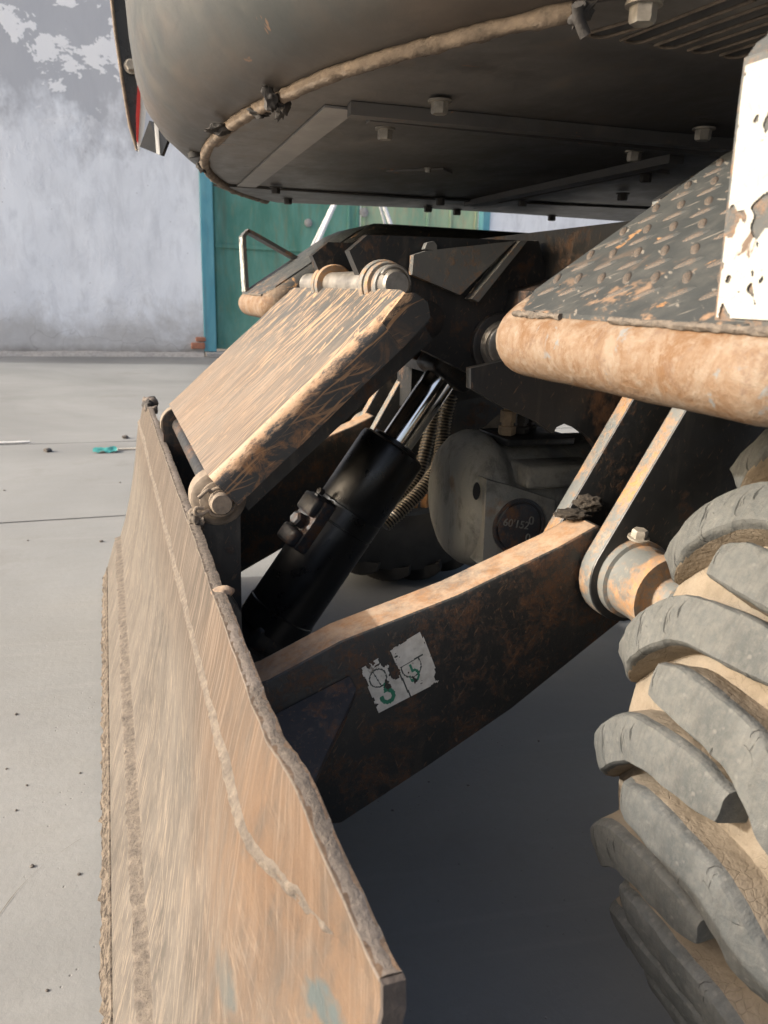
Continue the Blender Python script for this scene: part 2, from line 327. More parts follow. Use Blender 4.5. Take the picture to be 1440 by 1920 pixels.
MT = dict(concrete=m_concrete(), dirt=m_dirt(), wall=m_wall(), blade=m_blade(), cut=m_rough_edge(), weld=m_weld_dust(),
    lip=m_lip(), cover=m_cover(), cover_side=m_cover_side(), rim=m_step_rim(), tread=m_tread_plate(), lug=m_lug(), groove=m_groove(),
    body=m_body(), floor=m_floor(), gloss=m_gloss_black(), axle=m_axle(), sticker=m_stickerwhite(), reflect=m_reflective(),
    arm=worn_paint('rusty_arm_paint', (.020, .021, .021), (.105, .052, .026), (.17, .12, .08), .50, .25, .45, 22),
    armtop=worn_paint('dusty_arm_edge', (.10, .10, .097), (.27, .155, .082), (.35, .27, .195), 1.3, 1.1, .6, 16, False),
    frame=worn_paint('chassis_black', (.016, .017, .018), (.10, .05, .025), (.16, .13, .10), .35, .12, .42, 7),
    frame2=worn_paint('chassis_grey_plate', (.115, .118, .115), (.26, .14, .065), (.26, .22, .17), .35, .25, .5, 10),
    edge=worn_paint('worn_sunlit_edge', (.12, .128, .125), (.32, .17, .07), (.35, .29, .215), .75, .35, .55, 14, False),
    gusset=worn_paint('gusset_blue_black', (.036, .038, .044), (.17, .08, .035), (.20, .16, .12), .5, .3, .45, 12),
    chrome=simple('chrome_rod', (.80, .79, .77), .09, 1, .04, 40, .02), pin=simple('bare_pin_steel', (.33, .31, .28), .42, .75, .3, 40),
    pindust=simple('dusty_pin', (.17, .137, .105), .8, 0, .35, 60, .6, .002), bolt=simple('zinc_bolt', (.30, .275, .235), .5, .35, .35, 60),
    boltdark=simple('dark_bolt', (.05, .045, .04), .6, .2, .4, 60), dark=simple('inner_black', (.012, .012, .012), .7),
    trim=simple('dusty_rubber_trim', (.155, .122, .092), .85, 0, .55, 34, .9, .005), rag=simple('old_rubber', (.035, .032, .030), .8, 0, .5, 50, .8, .004),
    hose=simple('black_hose', (.02, .02, .02), .55), spring=simple('spring_guard_steel', (.33, .28, .21), .45, .55, .35, 60),
    cast=simple('ochre_cast', (.33, .24, .15), .75, 0, .35, 40, .6), nut=simple('orange_nut', (.50, .26, .11), .65, .1, .35, 60, .6),
    tyre=simple('tyre_wall', (.030, .029, .027), .75, 0, .4, 22, .5, .002), wheelrim=simple('rim_paint', (.055, .06, .065), .5, 0, .35, 20),
    green=m_sheet('green_door_paint', (.075, .235, .175), (.15, .35, .28), (.26, .27, .16), .45),
    green2=m_sheet('faded_green_door_paint', (.24, .40, .27), (.44, .55, .36), (.55, .44, .28), .8),
    teal=m_sheet('teal_frame_paint', (.08, .28, .36), (.15, .38, .44), (.18, .24, .23), .25),
    rail=simple('white_tube', (.78, .78, .78), .3, .1, .06, 20), brick=simple('red_brick', (.36, .16, .10), .9, 0, .3, 25, .7, .004),
    sill=simple('cement_sill', (.34, .33, .31), .9, 0, .25, 25, .5, .004), pebble=simple('pebble', (.10, .09, .08), .85, 0, .4, 60, .6),
    wrapper=simple('teal_plastic', (.04, .22, .21), .5, 0, .2, 40), stick=simple('pale_stick', (.55, .50, .42), .8, 0, .2, 60),
    redtape=simple('red_tape', (.50, .035, .03), .4, 0, .15, 60), whitetape=simple('white_tape', (.74, .74, .72), .4, 0, .06, 60),
    lens=simple('dark_lamp_lens', (.02, .022, .026), .12, 0, .2, 10, .02), greenink=simple('green_ink', (.02, .17, .10), .55, 0, .3, 80),
    strip=simple('bare_primer_strip', (.27, .262, .25), .6, 0, .2, 20), mud=simple('caked_mud', (.03, .024, .018), .95, 0, .5, 70, .9, .003), endcut=simple('shaded_cut_end', (.055, .045, .040), .8, .1, .4, 60, .8, .003), ink=simple('dark_ink', (.05, .06, .055), .6), guard=simple('black_guard_sheet', (.022, .023, .026), .28, 0, .25, 12, .1),
    guardbar=worn_paint('guard_bar_paint', (.060, .064, .064), (.20, .11, .055), (.24, .20, .15), .45, .35, .5, 15, False),
    cwhite=simple('white_peel', (.74, .73, .70), .6, 0, .1, 40))

# ------------------------------------------------------------------ mesh helpers
ROOT_LOC = Vector((1.3, YC, 0))
def link(name, me, mats, parent=None, loc=None):
    o = bpy.data.objects.new(name, me); COL.objects.link(o)
    for m in (mats if isinstance(mats, (list, tuple)) else [mats]):
        if me.materials.find(m.name) < 0: me.materials.append(m)
    if parent is not None:
        o.parent = parent
        if parent.type == 'EMPTY': o.matrix_parent_inverse = Matrix.Translation(-parent.location)
    if loc is not None: o.location = loc
    return o
def bm_obj(name, bm, mats, parent=None, smooth=None, bevel=0, seg=2, loc=None):
    if bevel > 0:
        es = [e for e in bm.edges if len(e.link_faces) == 2 and e.calc_face_angle(0) > radians(28)]
        if es: bmesh.ops.bevel(bm, geom=es, offset=bevel, segments=seg, profile=.5, affect='EDGES', clamp_overlap=True)
    bmesh.ops.recalc_face_normals(bm, faces=bm.faces[:])
    me = bpy.data.meshes.new(name); bm.to_mesh(me); bm.free()
    o = link(name, me, mats, parent, loc)
    if smooth is not None:
        for p in me.polygons: p.use_smooth = True
        me.set_sharp_from_angle(angle=radians(smooth))
    return o
def prism_bm(poly, y0, y1, bm=None, slot=0):
    """polygon in X-Z, extruded along Y"""
    bm = bm or bmesh.new()
    a = [bm.verts.new((x, y0, z)) for x, z in poly]; b = [bm.verts.new((x, y1, z)) for x, z in poly]
    n = len(poly); fs = [bm.faces.new(a), bm.faces.new(b[::-1])]
    for i in range(n): fs.append(bm.faces.new((a[i], b[i], b[(i+1) % n], a[(i+1) % n])))
    for f in fs: f.material_index = slot
    return bm
def slab_bm(pts, d, bm=None):
    """3D polygon pts thickened by vector d"""
    bm = bm or bmesh.new(); d = Vector(d)
    a = [bm.verts.new(Vector(p)) for p in pts]; b = [bm.verts.new(Vector(p)+d) for p in pts]; n = len(pts)
    bm.faces.new(a); bm.faces.new(b[::-1])
    for i in range(n): bm.faces.new((a[i], b[i], b[(i+1) % n], a[(i+1) % n]))
    return bm
def box_bm(c, s, R=None, bm=None):
    bm = bm or bmesh.new()
    m = Matrix.Translation(Vector(c)) @ (R.to_4x4() if R else Matrix()) @ Matrix.Diagonal((*s, 1))
    bmesh.ops.create_cube(bm, size=1, matrix=m); return bm
def frame_of(d):
    d = Vector(d).normalized(); a = Vector((0, 0, 1)) if abs(d.z) < .9 else Vector((1, 0, 0))
    u = d.cross(a).normalized(); return u, d.cross(u).normalized(), d
def lathe_bm(p, d, prof, n=32, bm=None, caps=True):
    """prof: (distance along d, radius)"""
    bm = bm or bmesh.new(); p = Vector(p); u, v, d = frame_of(d); rings = []
    for t, r in prof:
        c = p+d*t
        rings.append([bm.verts.new(c+u*(r*cos(2*pi*k/n))+v*(r*sin(2*pi*k/n))) for k in range(n)])
    for A, B in zip(rings, rings[1:]):
        for k in range(n): bm.faces.new((A[k], A[(k+1) % n], B[(k+1) % n], B[k]))
    if caps: bm.faces.new(rings[0][::-1]); bm.faces.new(rings[-1])
    return bm
def tube_bm(path, r, n=10, bm=None, jit=0, flat=None, closed=False):
    bm = bm or bmesh.new(); path = [Vector(p) for p in path]; rings = []; prev = None
    for i, p in enumerate(path):
        d = (path[min(i+1, len(path)-1)]-path[max(i-1, 0)]).normalized()
        if prev is None: u, v, _ = frame_of(d)
        else:
            u = (prev-d*prev.dot(d)).normalized(); v = d.cross(u)
        prev = u; rr = r(i/(len(path)-1)) if callable(r) else r
        ring = []
        for k in range(n):
            a = 2*pi*k/n; q = p+(u*cos(a)+v*sin(a))*rr
            if jit: q += (u*cos(a)+v*sin(a))*(jit*(noise.noise(q*120)+.6*noise.noise(q*320)))
            ring.append(bm.verts.new(q))
        rings.append(ring)
    for A, B in zip(rings, rings[1:]):
        for k in range(n): bm.faces.new((A[k], A[(k+1) % n], B[(k+1) % n], B[k]))
    bm.faces.new(rings[0][::-1]); bm.faces.new(rings[-1]); return bm
def resample(pts, step):
    """Catmull-Rom through pts, roughly even spacing"""
    P = [Vector(p) for p in pts]; P = [P[0]*2-P[1]]+P+[P[-1]*2-P[-2]]; out = []
    for i in range(1, len(P)-2):
        a, b, c, d = P[i-1:i+3]; n = max(2, int((c-b).length/step))
        for k in range(n):
            t = k/n; out.append(.5*((2*b)+(c-a)*t+(2*a-5*b+4*c-d)*t*t+(3*b-a-3*c+d)*t**3))
    return out+[P[-2]]
def arc(cx, cz, r, a0, a1, n=8): return [(cx+r*cos(radians(a0+(a1-a0)*i/n)), cz+r*sin(radians(a0+(a1-a0)*i/n))) for i in range(n+1)]
def grid_bm(rows, bm=None, thick=None, close=False):
    """rows of points -> quads; thick: list of offset vectors matching rows for a solid sheet"""
    bm = bm or bmesh.new(); V = [[bm.verts.new(p) for p in r] for r in rows]; m = len(rows); n = len(rows[0])
    for i in range(m-1):
        for j in range(n-1): bm.faces.new((V[i][j], V[i][j+1], V[i+1][j+1], V[i+1][j]))
    if thick is not None:
        B = [[bm.verts.new(Vector(p)+Vector(thick[i][j])) for j, p in enumerate(r)] for i, r in enumerate(rows)]
        for i in range(m-1):
            for j in range(n-1): bm.faces.new((B[i][j], B[i+1][j], B[i+1][j+1], B[i][j+1]))
        for i in range(m-1):
            bm.faces.new((V[i][0], V[i+1][0], B[i+1][0], B[i][0])); bm.faces.new((V[i][-1], B[i][-1], B[i+1][-1], V[i+1][-1]))
        for j in range(n-1):
            bm.faces.new((V[0][j], B[0][j], B[0][j+1], V[0][j+1])); bm.faces.new((V[-1][j], V[-1][j+1], B[-1][j+1], B[-1][j]))
    return bm
def tag(o, label=None, cat=None, group=None, kind=None):
    for k, v in (('label', label), ('category', cat), ('group', group), ('kind', kind)):
        if v: o[k] = v
    return o
def smooth01(t): t = max(0, min(1, t)); return t*t*(3-2*t)

# ================================================================== SETTING
# ---- ground sheet and cast concrete slabs
bm = bmesh.new(); bmesh.ops.create_grid(bm, x_segments=4, y_segments=4, size=300)
ground = bm_obj('ground', bm, MT['dirt']); ground.location.z = -.03; ground.data.materials[0] = MT['dirt']
tag(ground, kind='structure')
def slab(y0, y1, x0, x1, seed):
    rnd = random.Random(seed)
    def edge(y, amp): return [(x0+(x1-x0)*i/160, y+amp*(noise.noise(Vector((i*.9, seed, 0)))*.5+rnd.uniform(-.3, .3))) for i in range(161)]
    lo = edge(y0, .016); hi = edge(y1, .016)
    rows = [[(p[0], p[1], 0) for p in lo], [(p[0], p[1]+.03, 0) for p in lo], [(p[0], p[1]-.03, 0) for p in hi], [(p[0], p[1], 0) for p in hi]]
    bm = grid_bm(rows, thick=[[(0, 0, -.06)]*161]*4)
    o = bm_obj('slab', bm, MT['concrete'], ground); o.location.z = .03
    return o
slab(4.515, 10.6, -40, 45, 3); slab(2.99, 4.50, -40, 45, 5); slab(-1.2, 2.975, -40, 45, 8); slab(-5.5, -1.215, -40, 45, 11); slab(-60, -5.52, -40, 45, 12)

ck = [at(x, y, Z=.0012) for x, y in ((-60, 1800), (0, 1712), (30, 1672), (62, 1640), (95, 1612), (128, 1588), (152, 1572))]
ck = resample(ck, .02); rows = [[(p.x-.0009-.0006*noise.noise(p*40), p.y-.0009, .0012), (p.x+.0009, p.y+.0009, .0012)] for p in [q+Vector((.003*noise.noise(q*25), .003*noise.noise(q*31), 0)) for q in ck]]
o = bm_obj('crack', grid_bm(rows), MT['dirt'], ground); o.location.z = .03

# ---- plastered building wall with gate opening
WY = 10.1
XL, XR = at(378, 500, Y=WY).x, at(919, 400, Y=WY).x
wall = bpy.data.objects.new('building_wall', None); COL.objects.link(wall); wall.location = (0, WY, 0)
tag(wall, 'tall wall of patchy whitewashed plaster with grey damp base around the green gate', 'wall')
def wallpiece(name, x0, x1, z0, z1):
    nx = max(2, int((x1-x0)/.12)) if x1-x0 < 14 else 60; nz = max(2, int((z1-z0)/.12))
    rows = []
    for j in range(nz+1):
        r = []
        for i in range(nx+1):
            x = x0+(x1-x0)*i/nx; z = z0+(z1-z0)*j/nz
            r.append((x, WY+.012*noise.noise(Vector((x*.9, z*.9, 1)))+.006*noise.noise(Vector((x*4, z*4, 3))), z))
        rows.append(r)
    bm = grid_bm(rows, thick=[[(0, .3, 0)]*(nx+1)]*(nz+1))
    return bm_obj(name, bm, MT['wall'], wall, 30)
wallpiece('wall_panel', -9, XL, 0, 6.2); wallpiece('wall_panel', XR, 16, 0, 6.2)
wallpiece('lintel', XL, XR, 4.2, 6.2)
# exposed brick at the broken corner by the gate
for i, (bx, bz, bw, bh) in enumerate(((XL-.16, .10, .17, .075), (XL-.10, .19, .12, .055))):
    bm = box_bm((bx+bw/2, WY-.004, bz+bh/2), (bw, .05, bh))
    bm_obj('brick', bm, MT['brick'], wall, bevel=.008)
bm = bmesh.new()
gx = [(-9+.13*i) for i in range(160) if -9+.13*i < XL]
rows = [[(x, WY-.05-.05*abs(noise.noise(Vector((x*2.1, 0, 5)))), .0) for x in gx], [(x, WY-.03-.035*abs(noise.noise(Vector((x*2.1, 0, 5)))), .035+.03*noise.noise(Vector((x*3, 2, 0)))) for x in gx], [(x, WY+.05, .09+.06*noise.noise(Vector((x*2.7, 4, 0)))) for x in gx]]
bm_obj('plinth', grid_bm(rows, thick=[[(0, .08, 0)]*len(gx)]*3), MT['sill'], wall, 40)

# ---- gate
gate = bpy.data.objects.new('sheet_metal_gate', None); COL.objects.link(gate); gate.location = (3, WY, 0)
tag(gate, 'green double sheet metal gate in a teal frame, rust stained and faded', 'gate')
xf = at(402, 500, Y=WY).x; xr_ = at(905, 400, Y=WY).x; xm = at(676, 400, Y=WY+.12).x
for x0, x1 in ((XL, xf), (xr_, XR)):
    bm_obj('frame_post', box_bm(((x0+x1)/2, WY+.05, 2.13), (x1-x0-.004, .14, 4.13)), MT['teal'], gate, bevel=.008)
bm_obj('frame_header', box_bm(((XL+XR)/2, WY+.06, 4.12), (XR-XL-.01, .12, .14)), MT['teal'], gate, bevel=.008)
def leaf(x0, x1, m, ribs):
    bm = box_bm(((x0+x1)/2, WY+.13, 2.06), (x1-x0, .02, 3.94))
    p = bm_obj('leaf_panel', bm, m, gate)
    for x in ribs:
        bm_obj('rib', box_bm((x, WY+.112, 2.06), (.035, .016, 3.9)), m, p, bevel=.004)
    for z in (.12, 1.35, 2.7, 3.96): bm_obj('rail', box_bm(((x0+x1)/2, WY+.108, z), (x1-x0-.02, .02, .05)), m, p, bevel=.004)
    return p
p1 = leaf(xf+.01, xm-.012, MT['green'], (xf+.05, xm-.16, xm-.04))
p2 = leaf(xm+.012, xr_-.01, MT['green2'], (xm+.05, xm+.95, xr_-.42, xr_-.04))
bm_obj('lock_boss', lathe_bm((at(660, 402, Y=WY).x-.55, WY+.115, at(600, 418, Y=WY).z), (0, -1, 0), [(0, .05), (.02, .05), (.03, .03)], 20), MT['sill'], p1, 40)
bm_obj('lock_boss', lathe_bm((at(687, 397, Y=WY).x, WY+.115, at(687, 397, Y=WY).z), (0, -1, 0), [(0, .06), (.015, .06), (.022, .03)], 20), MT['sill'], p2, 40)
bm_obj('threshold', box_bm(((XL+XR)/2, WY+.02, .03), (XR-XL-.02, .26, .06)), MT['sill'], gate, bevel=.01)

# ---- stepladder by the gate
lad = bpy.data.objects.new('stepladder', None); COL.objects.link(lad); LY = 9.2; lad.location = (2.9, LY, 0)
tag(lad, 'white tubular stepladder standing in front of the green gate', 'ladder')
ta, tb = at(600, 437, Y=LY), at(625, 385, Y=LY); ua, ub = at(728, 420, Y=LY), at(717, 385, Y=LY)
def ext(p, q, z, y): t = (z-p.z)/(q.z-p.z); v = p+(q-p)*t; return Vector((v.x, y, z))
LL = lambda z: ext(ta, tb, z, LY); RR = lambda z: ext(ua, ub, z, LY)
for f in (LL, RR): bm_obj('rail', tube_bm([f(0.0)+Vector((0, -.3, 0)), f(1.2)+Vector((0, -.13, 0)), f(2.25)], .026, 12), MT['rail'], lad, 40)
for f in (LL, RR): bm_obj('back_leg', tube_bm([f(0.0)+Vector((.1, .55, 0)), f(2.2)+Vector((0, .05, 0))], .018, 10), MT['rail'], lad, 40)
for z in (.35, .7, 1.05, 1.35, 2.2): bm_obj('rung', tube_bm([LL(z)+Vector((0, -.3+.133*z, 0)), RR(z)+Vector((0, -.3+.133*z, 0))], .018, 10), MT['rail'], lad, 40)

# ================================================================== EXCAVATOR
root = bpy.data.objects.new('wheeled_excavator', None); COL.objects.link(root); root.location = ROOT_LOC
tag(root, 'worn black and rusty wheeled excavator with scoured dozer blade and clay caked tyres', 'excavator')

# ---------------------------------------------------------------- dozer blade
Y0, Y1 = .305, 2.25
PROF = [(-.036, .035), (-.028, .07), (-.014, .11), (.002, .155), (.018, .205), (.031, .26), (.043, .32), (.053, .38), (.060, .43), (.068, .480)]
def strip_top(y): return .553-.055*smooth01((.43-y)/.12)+.0022*noise.noise(Vector((y*30, 9, 0)))+.0014*noise.noise(Vector((y*90, 9, 0)))
def bend(y, z):
    k = .050*smooth01((z-.12)/.3) if z <= .48 else .050-.021*(z-.48)/.07
    return k*smooth01((.48-y)/.175)
YS = [Y0+(Y1-Y0)*i/300 for i in range(301)]
def bump3(x, y, z): return .0016*noise.noise(Vector((x*9, y*9, z*9)))
def prof_at(s):
    t = s*(len(PROF)-1); i = min(int(t), len(PROF)-2); f = t-i
    return PROF[i][0]*(1-f)+PROF[i+1][0]*f, PROF[i][1]*(1-f)+PROF[i+1][1]*f
rows = []
for y in YS:
    r = []
    for k in range(28):
        x, z = prof_at(k/27); r.append((x+bend(y, z)+bump3(x, y, z), y+.003*noise.noise(Vector((z*30, y, 0))), z))
    rows.append(r)
blade = bm_obj('dozer_blade', grid_bm(rows, thick=[[(.012, 0, 0)]*28]*len(YS)), MT['blade'], root, 35)
tag(blade, 'scoured tan steel dozer blade with ragged edges')
# cutting edge plate, proud of the moldboard
CE = [(-.055, .014), (-.046, .045), (-.036, .078), (-.025, .114), (-.014, .148)]
rows = []
for i in range(241):
    y = .32+(2.235-.32)*i/240
    r = []
    for k in range(17):
        t = k/16*4; a = min(int(t), 3); f = t-a; x = CE[a][0]*(1-f)+CE[a+1][0]*f; z = CE[a][1]*(1-f)+CE[a+1][1]*f
        rg = 1-smooth01((z-.035)/.03)
        x += rg*.007*(noise.noise(Vector((1, y*45, z*60)))+.7*noise.noise(Vector((5, y*110, z*110))))
        if k == 0: z += .005*noise.noise(Vector((3, y*25, 0)))
        if k == 16: z += .003*noise.noise(Vector((8, y*30, 0)))+.0015*noise.noise(Vector((8, y*130, 0)))
        r.append((x, y, z))
    rows.append(r)
bm_obj('cutting_edge', grid_bm(rows, thick=[[(.016, 0, 0)]*17]*241), [MT['blade']], blade, 45)
rows2 = [[(p[0]-.0022, p[1], p[2]) for p in r[:7]] for r in rows]
bm_obj('worn_lip', grid_bm(rows2, thick=[[(.002, 0, 0)]*7]*241), MT['lip'], blade, 60)
# weld beads
def weld_band(fx, z0, half, h, y0, y1, n=420, m=9):
    rows = []
    for i in range(n+1):
        y = y0+(y1-y0)*i/n; zc = z0+.0022*noise.noise(Vector((y*28, z0*50, 0)))+.0012*noise.noise(Vector((y*90, z0*50, 4))); hw = half*(1+.35*noise.noise(Vector((y*22, 7, z0))))
        r = []
        for k in range(m+1):
            u = -1+2*k/m; z = zc+u*hw; hh = h*(1-u*u)*(1+.7*noise.noise(Vector((y*110, u*2, 3)))+.4*noise.noise(Vector((y*260, u*5, 8))))
            r.append((fx(y, z)+.0012-hh, y, z))
        rows.append(r)
    return bm_obj('weld_bead', grid_bm(rows), MT['weld'], blade, 60)
def px_(z):
    for a, b in zip(PROF, PROF[1:]):
        if a[1] <= z <= b[1]: return a[0]+(b[0]-a[0])*(z-a[1])/(b[1]-a[1])
    return PROF[-1][0]
weld_band(lambda y, z: -.0145 if z < .148 else -.0145+min(1, (z-.148)/.006)*(px_(z)+.0165), .151, .0066, .0038, .325, 2.232)
weld_band(lambda y, z: (px_(z) if z < .479 else .068+(z-.479)*.23)+bend(y, z)+.0022*smooth01((.50-y)/.12), .480, .0085, .0036, .36, 2.245)
zz = (.04, .10, .16, .22, .28, .34, .40, .44, .478)
eb = [(px_(z)+bend(.306, z)-.0006, z) for z in zz]+[(.0718+bend(.306, .498), .4975), (.0848+bend(.306, .498), .4975)]+[(px_(z)+bend(.306, z)+.0128, z) for z in zz[::-1]]
bm_obj('end_edge', prism_bm(eb, .3005, .3050), MT['endcut'], blade, 40, .002)  # blade end painted darker, its shade put into the colour
# top strip above the weld, with its torch-cut upper edge
rows = []
SY = [.3055+(2.205-.3055)*i/300 for i in range(301)]
for y in SY:
    r = []; zt_ = strip_top(y)
    for k in range(9):
        z = .4795+(zt_-.4795)*k/8; x = .068+.017*(z-.4795)/.0735+bend(y, z)
        r.append((x+bump3(x, y, z), y, z))
    rows.append(r)
bm_obj('top_strip', grid_bm(rows, thick=[[(.012, 0, 0)]*9]*301), [MT['blade']], blade, 40)
rows2 = [[(r[-1][0]-.0005+.0130*k/4, y, r[-1][2]+.0008+.0012*noise.noise(Vector((k*2, y*110, 0)))-.0006*abs(k-2)) for k in range(5)] for r, y in zip(rows, SY)]
bm_obj('torch_cut_edge', grid_bm(rows2, thick=[[(0, 0, -.003)]*5]*301), MT['cut'], blade, 60)
# lumps of hard mud / slag at the far corner
for k in range(9):
    y = 2.02+.02*k+random.uniform(-.01, .01); bm = bmesh.new()
    bmesh.ops.create_icosphere(bm, subdivisions=2, radius=.009+random.random()*.007)
    for v in bm.verts: v.co *= 1+.5*noise.noise(v.co*160+Vector((k*3, 0, 0)))
    bmesh.ops.translate(bm, verts=bm.verts, vec=(.09+random.uniform(-.004, .02), y, .553+random.uniform(-.006, .006)))
    bm_obj('slag_lump', bm, MT['rag'] if k % 2 else MT['cut'], blade, 60)
# back stiffener tube and shelf
bm_obj('stiffener', prism_bm([(.085, .16), (.16, .16), (.16, .215), (.10, .24)], .40, 2.17), MT['frame'], blade, bevel=.005)
bm_obj('stiffener', prism_bm([(.088, .42), (.112, .42), (.112, .47), (.092, .475)], .62, 2.05), MT['frame'], blade, bevel=.004)
# plates that carry the link pin
PINL = Vector((.124, 0, .585))
for y0 in (.985, mir(.985)-.03):
    pl = [(.080, .30), (.125, .27), (.150, .29)]+[(.152, .56)]+arc(PINL.x, PINL.z, .034, -20, 160, 10)+[(.092, .555)]
    bm_obj('pin_plate', prism_bm(pl, y0, y0+.03), MT['frame'], blade, 40, .004)
    bm_obj('pin_boss', lathe_bm((PINL.x, y0-.006 if y0 < YC else y0+.036, PINL.z), (0, 1 if y0 < YC else -1, 0), [(0, .031), (.004, .036), (.035, .036)], 28), MT['pindust'], blade, 40)
bm = bmesh.new()      # dusty weld lump tying plate to the blade top
bmesh.ops.create_icosphere(bm, subdivisions=4, radius=1)
for v in bm.verts:
    k = 1+.35*noise.noise(v.co*1.7)+.25*noise.noise(v.co*4.5)+.12*noise.noise(v.co*11); v.co = Vector((v.co.x*.011, v.co.y*.016, v.co.z*.020))*k+Vector((.096, .992, .556))
bm_obj('weld_bead', bm, MT['weld'], blade, 60)
# vertical rib beside the arm with its bumped head
for s in (1, -1):
    def my(y): return y if s > 0 else mir(y)
    rib = [at(430, 1205, Y=.745), at(468, 1212, Y=.745), at(545, 1400, Y=.745), at(520, 1420, Y=.745)]
    rb = [(.083, .545), (.100, .551), (.112, .530), (.122, .30), (.080, .28)]
    bm_obj('rib', prism_bm(rb, my(.735), my(.76)), MT['frame'], blade, 40, .004)
bm = bmesh.new(); bmesh.ops.create_icosphere(bm, subdivisions=3, radius=.009, matrix=Matrix.Translation((.095, .745, .550)) @ Matrix.Diagonal((1.3, 1.2, .6, 1)))
for v in bm.verts: v.co += Vector((1, .5, 1))*.003*noise.noise(v.co*150)
bm_obj('weld_bead', bm, MT['armtop'], blade, 60)

# ---------------------------------------------------------------- push arms
AY = .80
top = [(505, 1277), (640, 1204), (860, 1118), (1052, 1026), (1125, 985)]; bot = [(1165, 1165), (960, 1330), (800, 1440), (640, 1545), (560, 1540)]
arm_poly = xz(top, AY)+[(at(1185, 1040, Y=AY).x, at(1185, 1040, Y=AY).z), (at(1195, 1110, Y=AY).x, at(1195, 1110, Y=AY).z)]+xz(bot, AY)
arm_poly = [(.10, arm_poly[0][1]-.012)]+arm_poly[:-1]+[(.10, arm_poly[-1][1])]
PIV = at(1150, 1062, Y=AY)
arms = []
for s in (1, -1):
    ya, yb = (AY, AY+.058) if s > 0 else (mir(AY+.058), mir(AY))
    bm = prism_bm(arm_poly, ya, yb); bm.faces.ensure_lookup_table(); bm.normal_update()
    bmesh.ops.recalc_face_normals(bm, faces=bm.faces[:])
    for f in bm.faces: f.material_index = 1 if f.normal.z > .55 else 0
    o = bm_obj('push_arm', bm, [MT['arm'], MT['armtop']], root, 40, .004); arms.append(o)
tag(arms[0], 'rusty black push arm with peeled sticker'); tag(arms[1], 'black push arm on the far side')
# peeling sticker: a sheet of small cells, some flaked off
c0, c1, c2, c3 = [at(a, b, Y=AY-.0012) for a, b in ((675, 1253), (790, 1183), (826, 1277), (710, 1337))]
def st(u, v): return (c0*(1-u)+c1*u)*(1-v)+(c3*(1-u)+c2*u)*v
bm = bmesh.new(); NU, NV = 90, 64; vs = {}
def vert(i, j):
    if (i, j) not in vs: vs[(i, j)] = bm.verts.new(st(i/NU, j/NV))
    return vs[(i, j)]
for i in range(NU):
    for j in range(NV):
        u, v = (i+.5)/NU, (j+.5)/NV
        n = noise.noise(Vector((u*5, v*4, 2.3)))+.55*noise.noise(Vector((u*13, v*10, 7)))+.35*noise.noise(Vector((u*34, v*26, 1)))
        edge = min(u, 1-u, v, 1-v)
        topleft = .55*max(0, .38-v)*smooth01((.62-u)/.2)*3
        patch = .9*max(0, 1-((u-.42)**2/.012+(v-.40)**2/.03))+.55*max(0, 1-((u-.27)**2/.004+(v-.62)**2/.02))
        if n+topleft+patch+(.35 if edge < .018 else 0) > .62: continue
        cu, cv = (u-.18)*1.35, (v-.36)
        ring1 = abs(sqrt(cu*cu+cv*cv)-.17) < .014; cu2 = (u-.68)*1.35; ring2 = abs(sqrt(cu2*cu2+(v-.48)**2)-.20) < .013 and v > .40
        line = abs(u-.47-.04*v) < .012 or (u > .52 and abs(v-.40+.02*(u-.5)) < .012 and u < .9) or (abs(u-.12-.12*v) < .007 and .2 < v < .55)
        hk = (abs(sqrt(((u-.21)*1.35)**2+(v-.77)**2)-.12) < .04 and not (u < .21 and v < .72)) or (abs(u-.24+.25*(v-.55)) < .032 and .5 < v < .68)
        hk2 = abs(sqrt(((u-.67)*1.35)**2+(v-.66)**2)-.10) < .024 and (v > .62 or u > .68) and not (u < .6 and v < .75)
        hk2 = hk2 or (abs(u-.67) < .018 and .44 < v < .60)
        f = bm.faces.new((vert(i, j), vert(i+1, j), vert(i+1, j+1), vert(i, j+1)))
        f.material_index = 1 if hk or hk2 else 2 if ring1 or ring2 or line else 0
bm_obj('peeling_sticker', bm, [MT['sticker'], MT['greenink'], MT['ink']], arms[0])
# gusset between arm and blade
gp = [at(655, 1268, Y=AY-.002), at(668, 1292, Y=AY-.004), at(645, 1350, Y=.775), at(608, 1420, Y=.735), at(585, 1475, Y=.70), at(548, 1450, Y=.70), at(515, 1340, Y=AY-.002)]
bm_obj('gusset', slab_bm(gp, (0, .004, -.014)), MT['gusset'], arms[0], 40, .002)
# pivot boss, pin and retaining bolt
for s, a in ((1, arms[0]), (-1, arms[1])):
    my = (lambda y: y) if s > 0 else mir
    dY = -1 if s > 0 else 1
    bm_obj('pivot_boss', lathe_bm((PIV.x+.006, my(.768), PIV.z-.004), (0, dY, 0), [(0, .052), (.012, .052), (.014, .047), (.052, .047), (.056, .050), (.072, .050), (.073, .044)], 40), MT['edge'], a, 40)
    bm_obj('pivot_pin', lathe_bm((PIV.x+.006, my(.70), PIV.z-.004), (0, dY, 0), [(0, .026), (.028, .026), (.031, .023)], 28), MT['edge'], a, 40)
def hexbolt(name, p, d, af, h, m, parent, washer=True):
    bm = bmesh.new()
    if washer: lathe_bm(p, d, [(0, af*.78), (af*.14, af*.78)], 20, bm)
    lathe_bm(Vector(p)+Vector(d).normalized()*(af*.13), d, [(0, af*.575), (h*.82, af*.575), (h, af*.5)], 6, bm)
    return bm_obj(name, bm, m, parent, 35)
hexbolt('bolt', at(1197, 1010, Y=.735), (0, -.15, 1), .017, .010, MT['bolt'], arms[0])
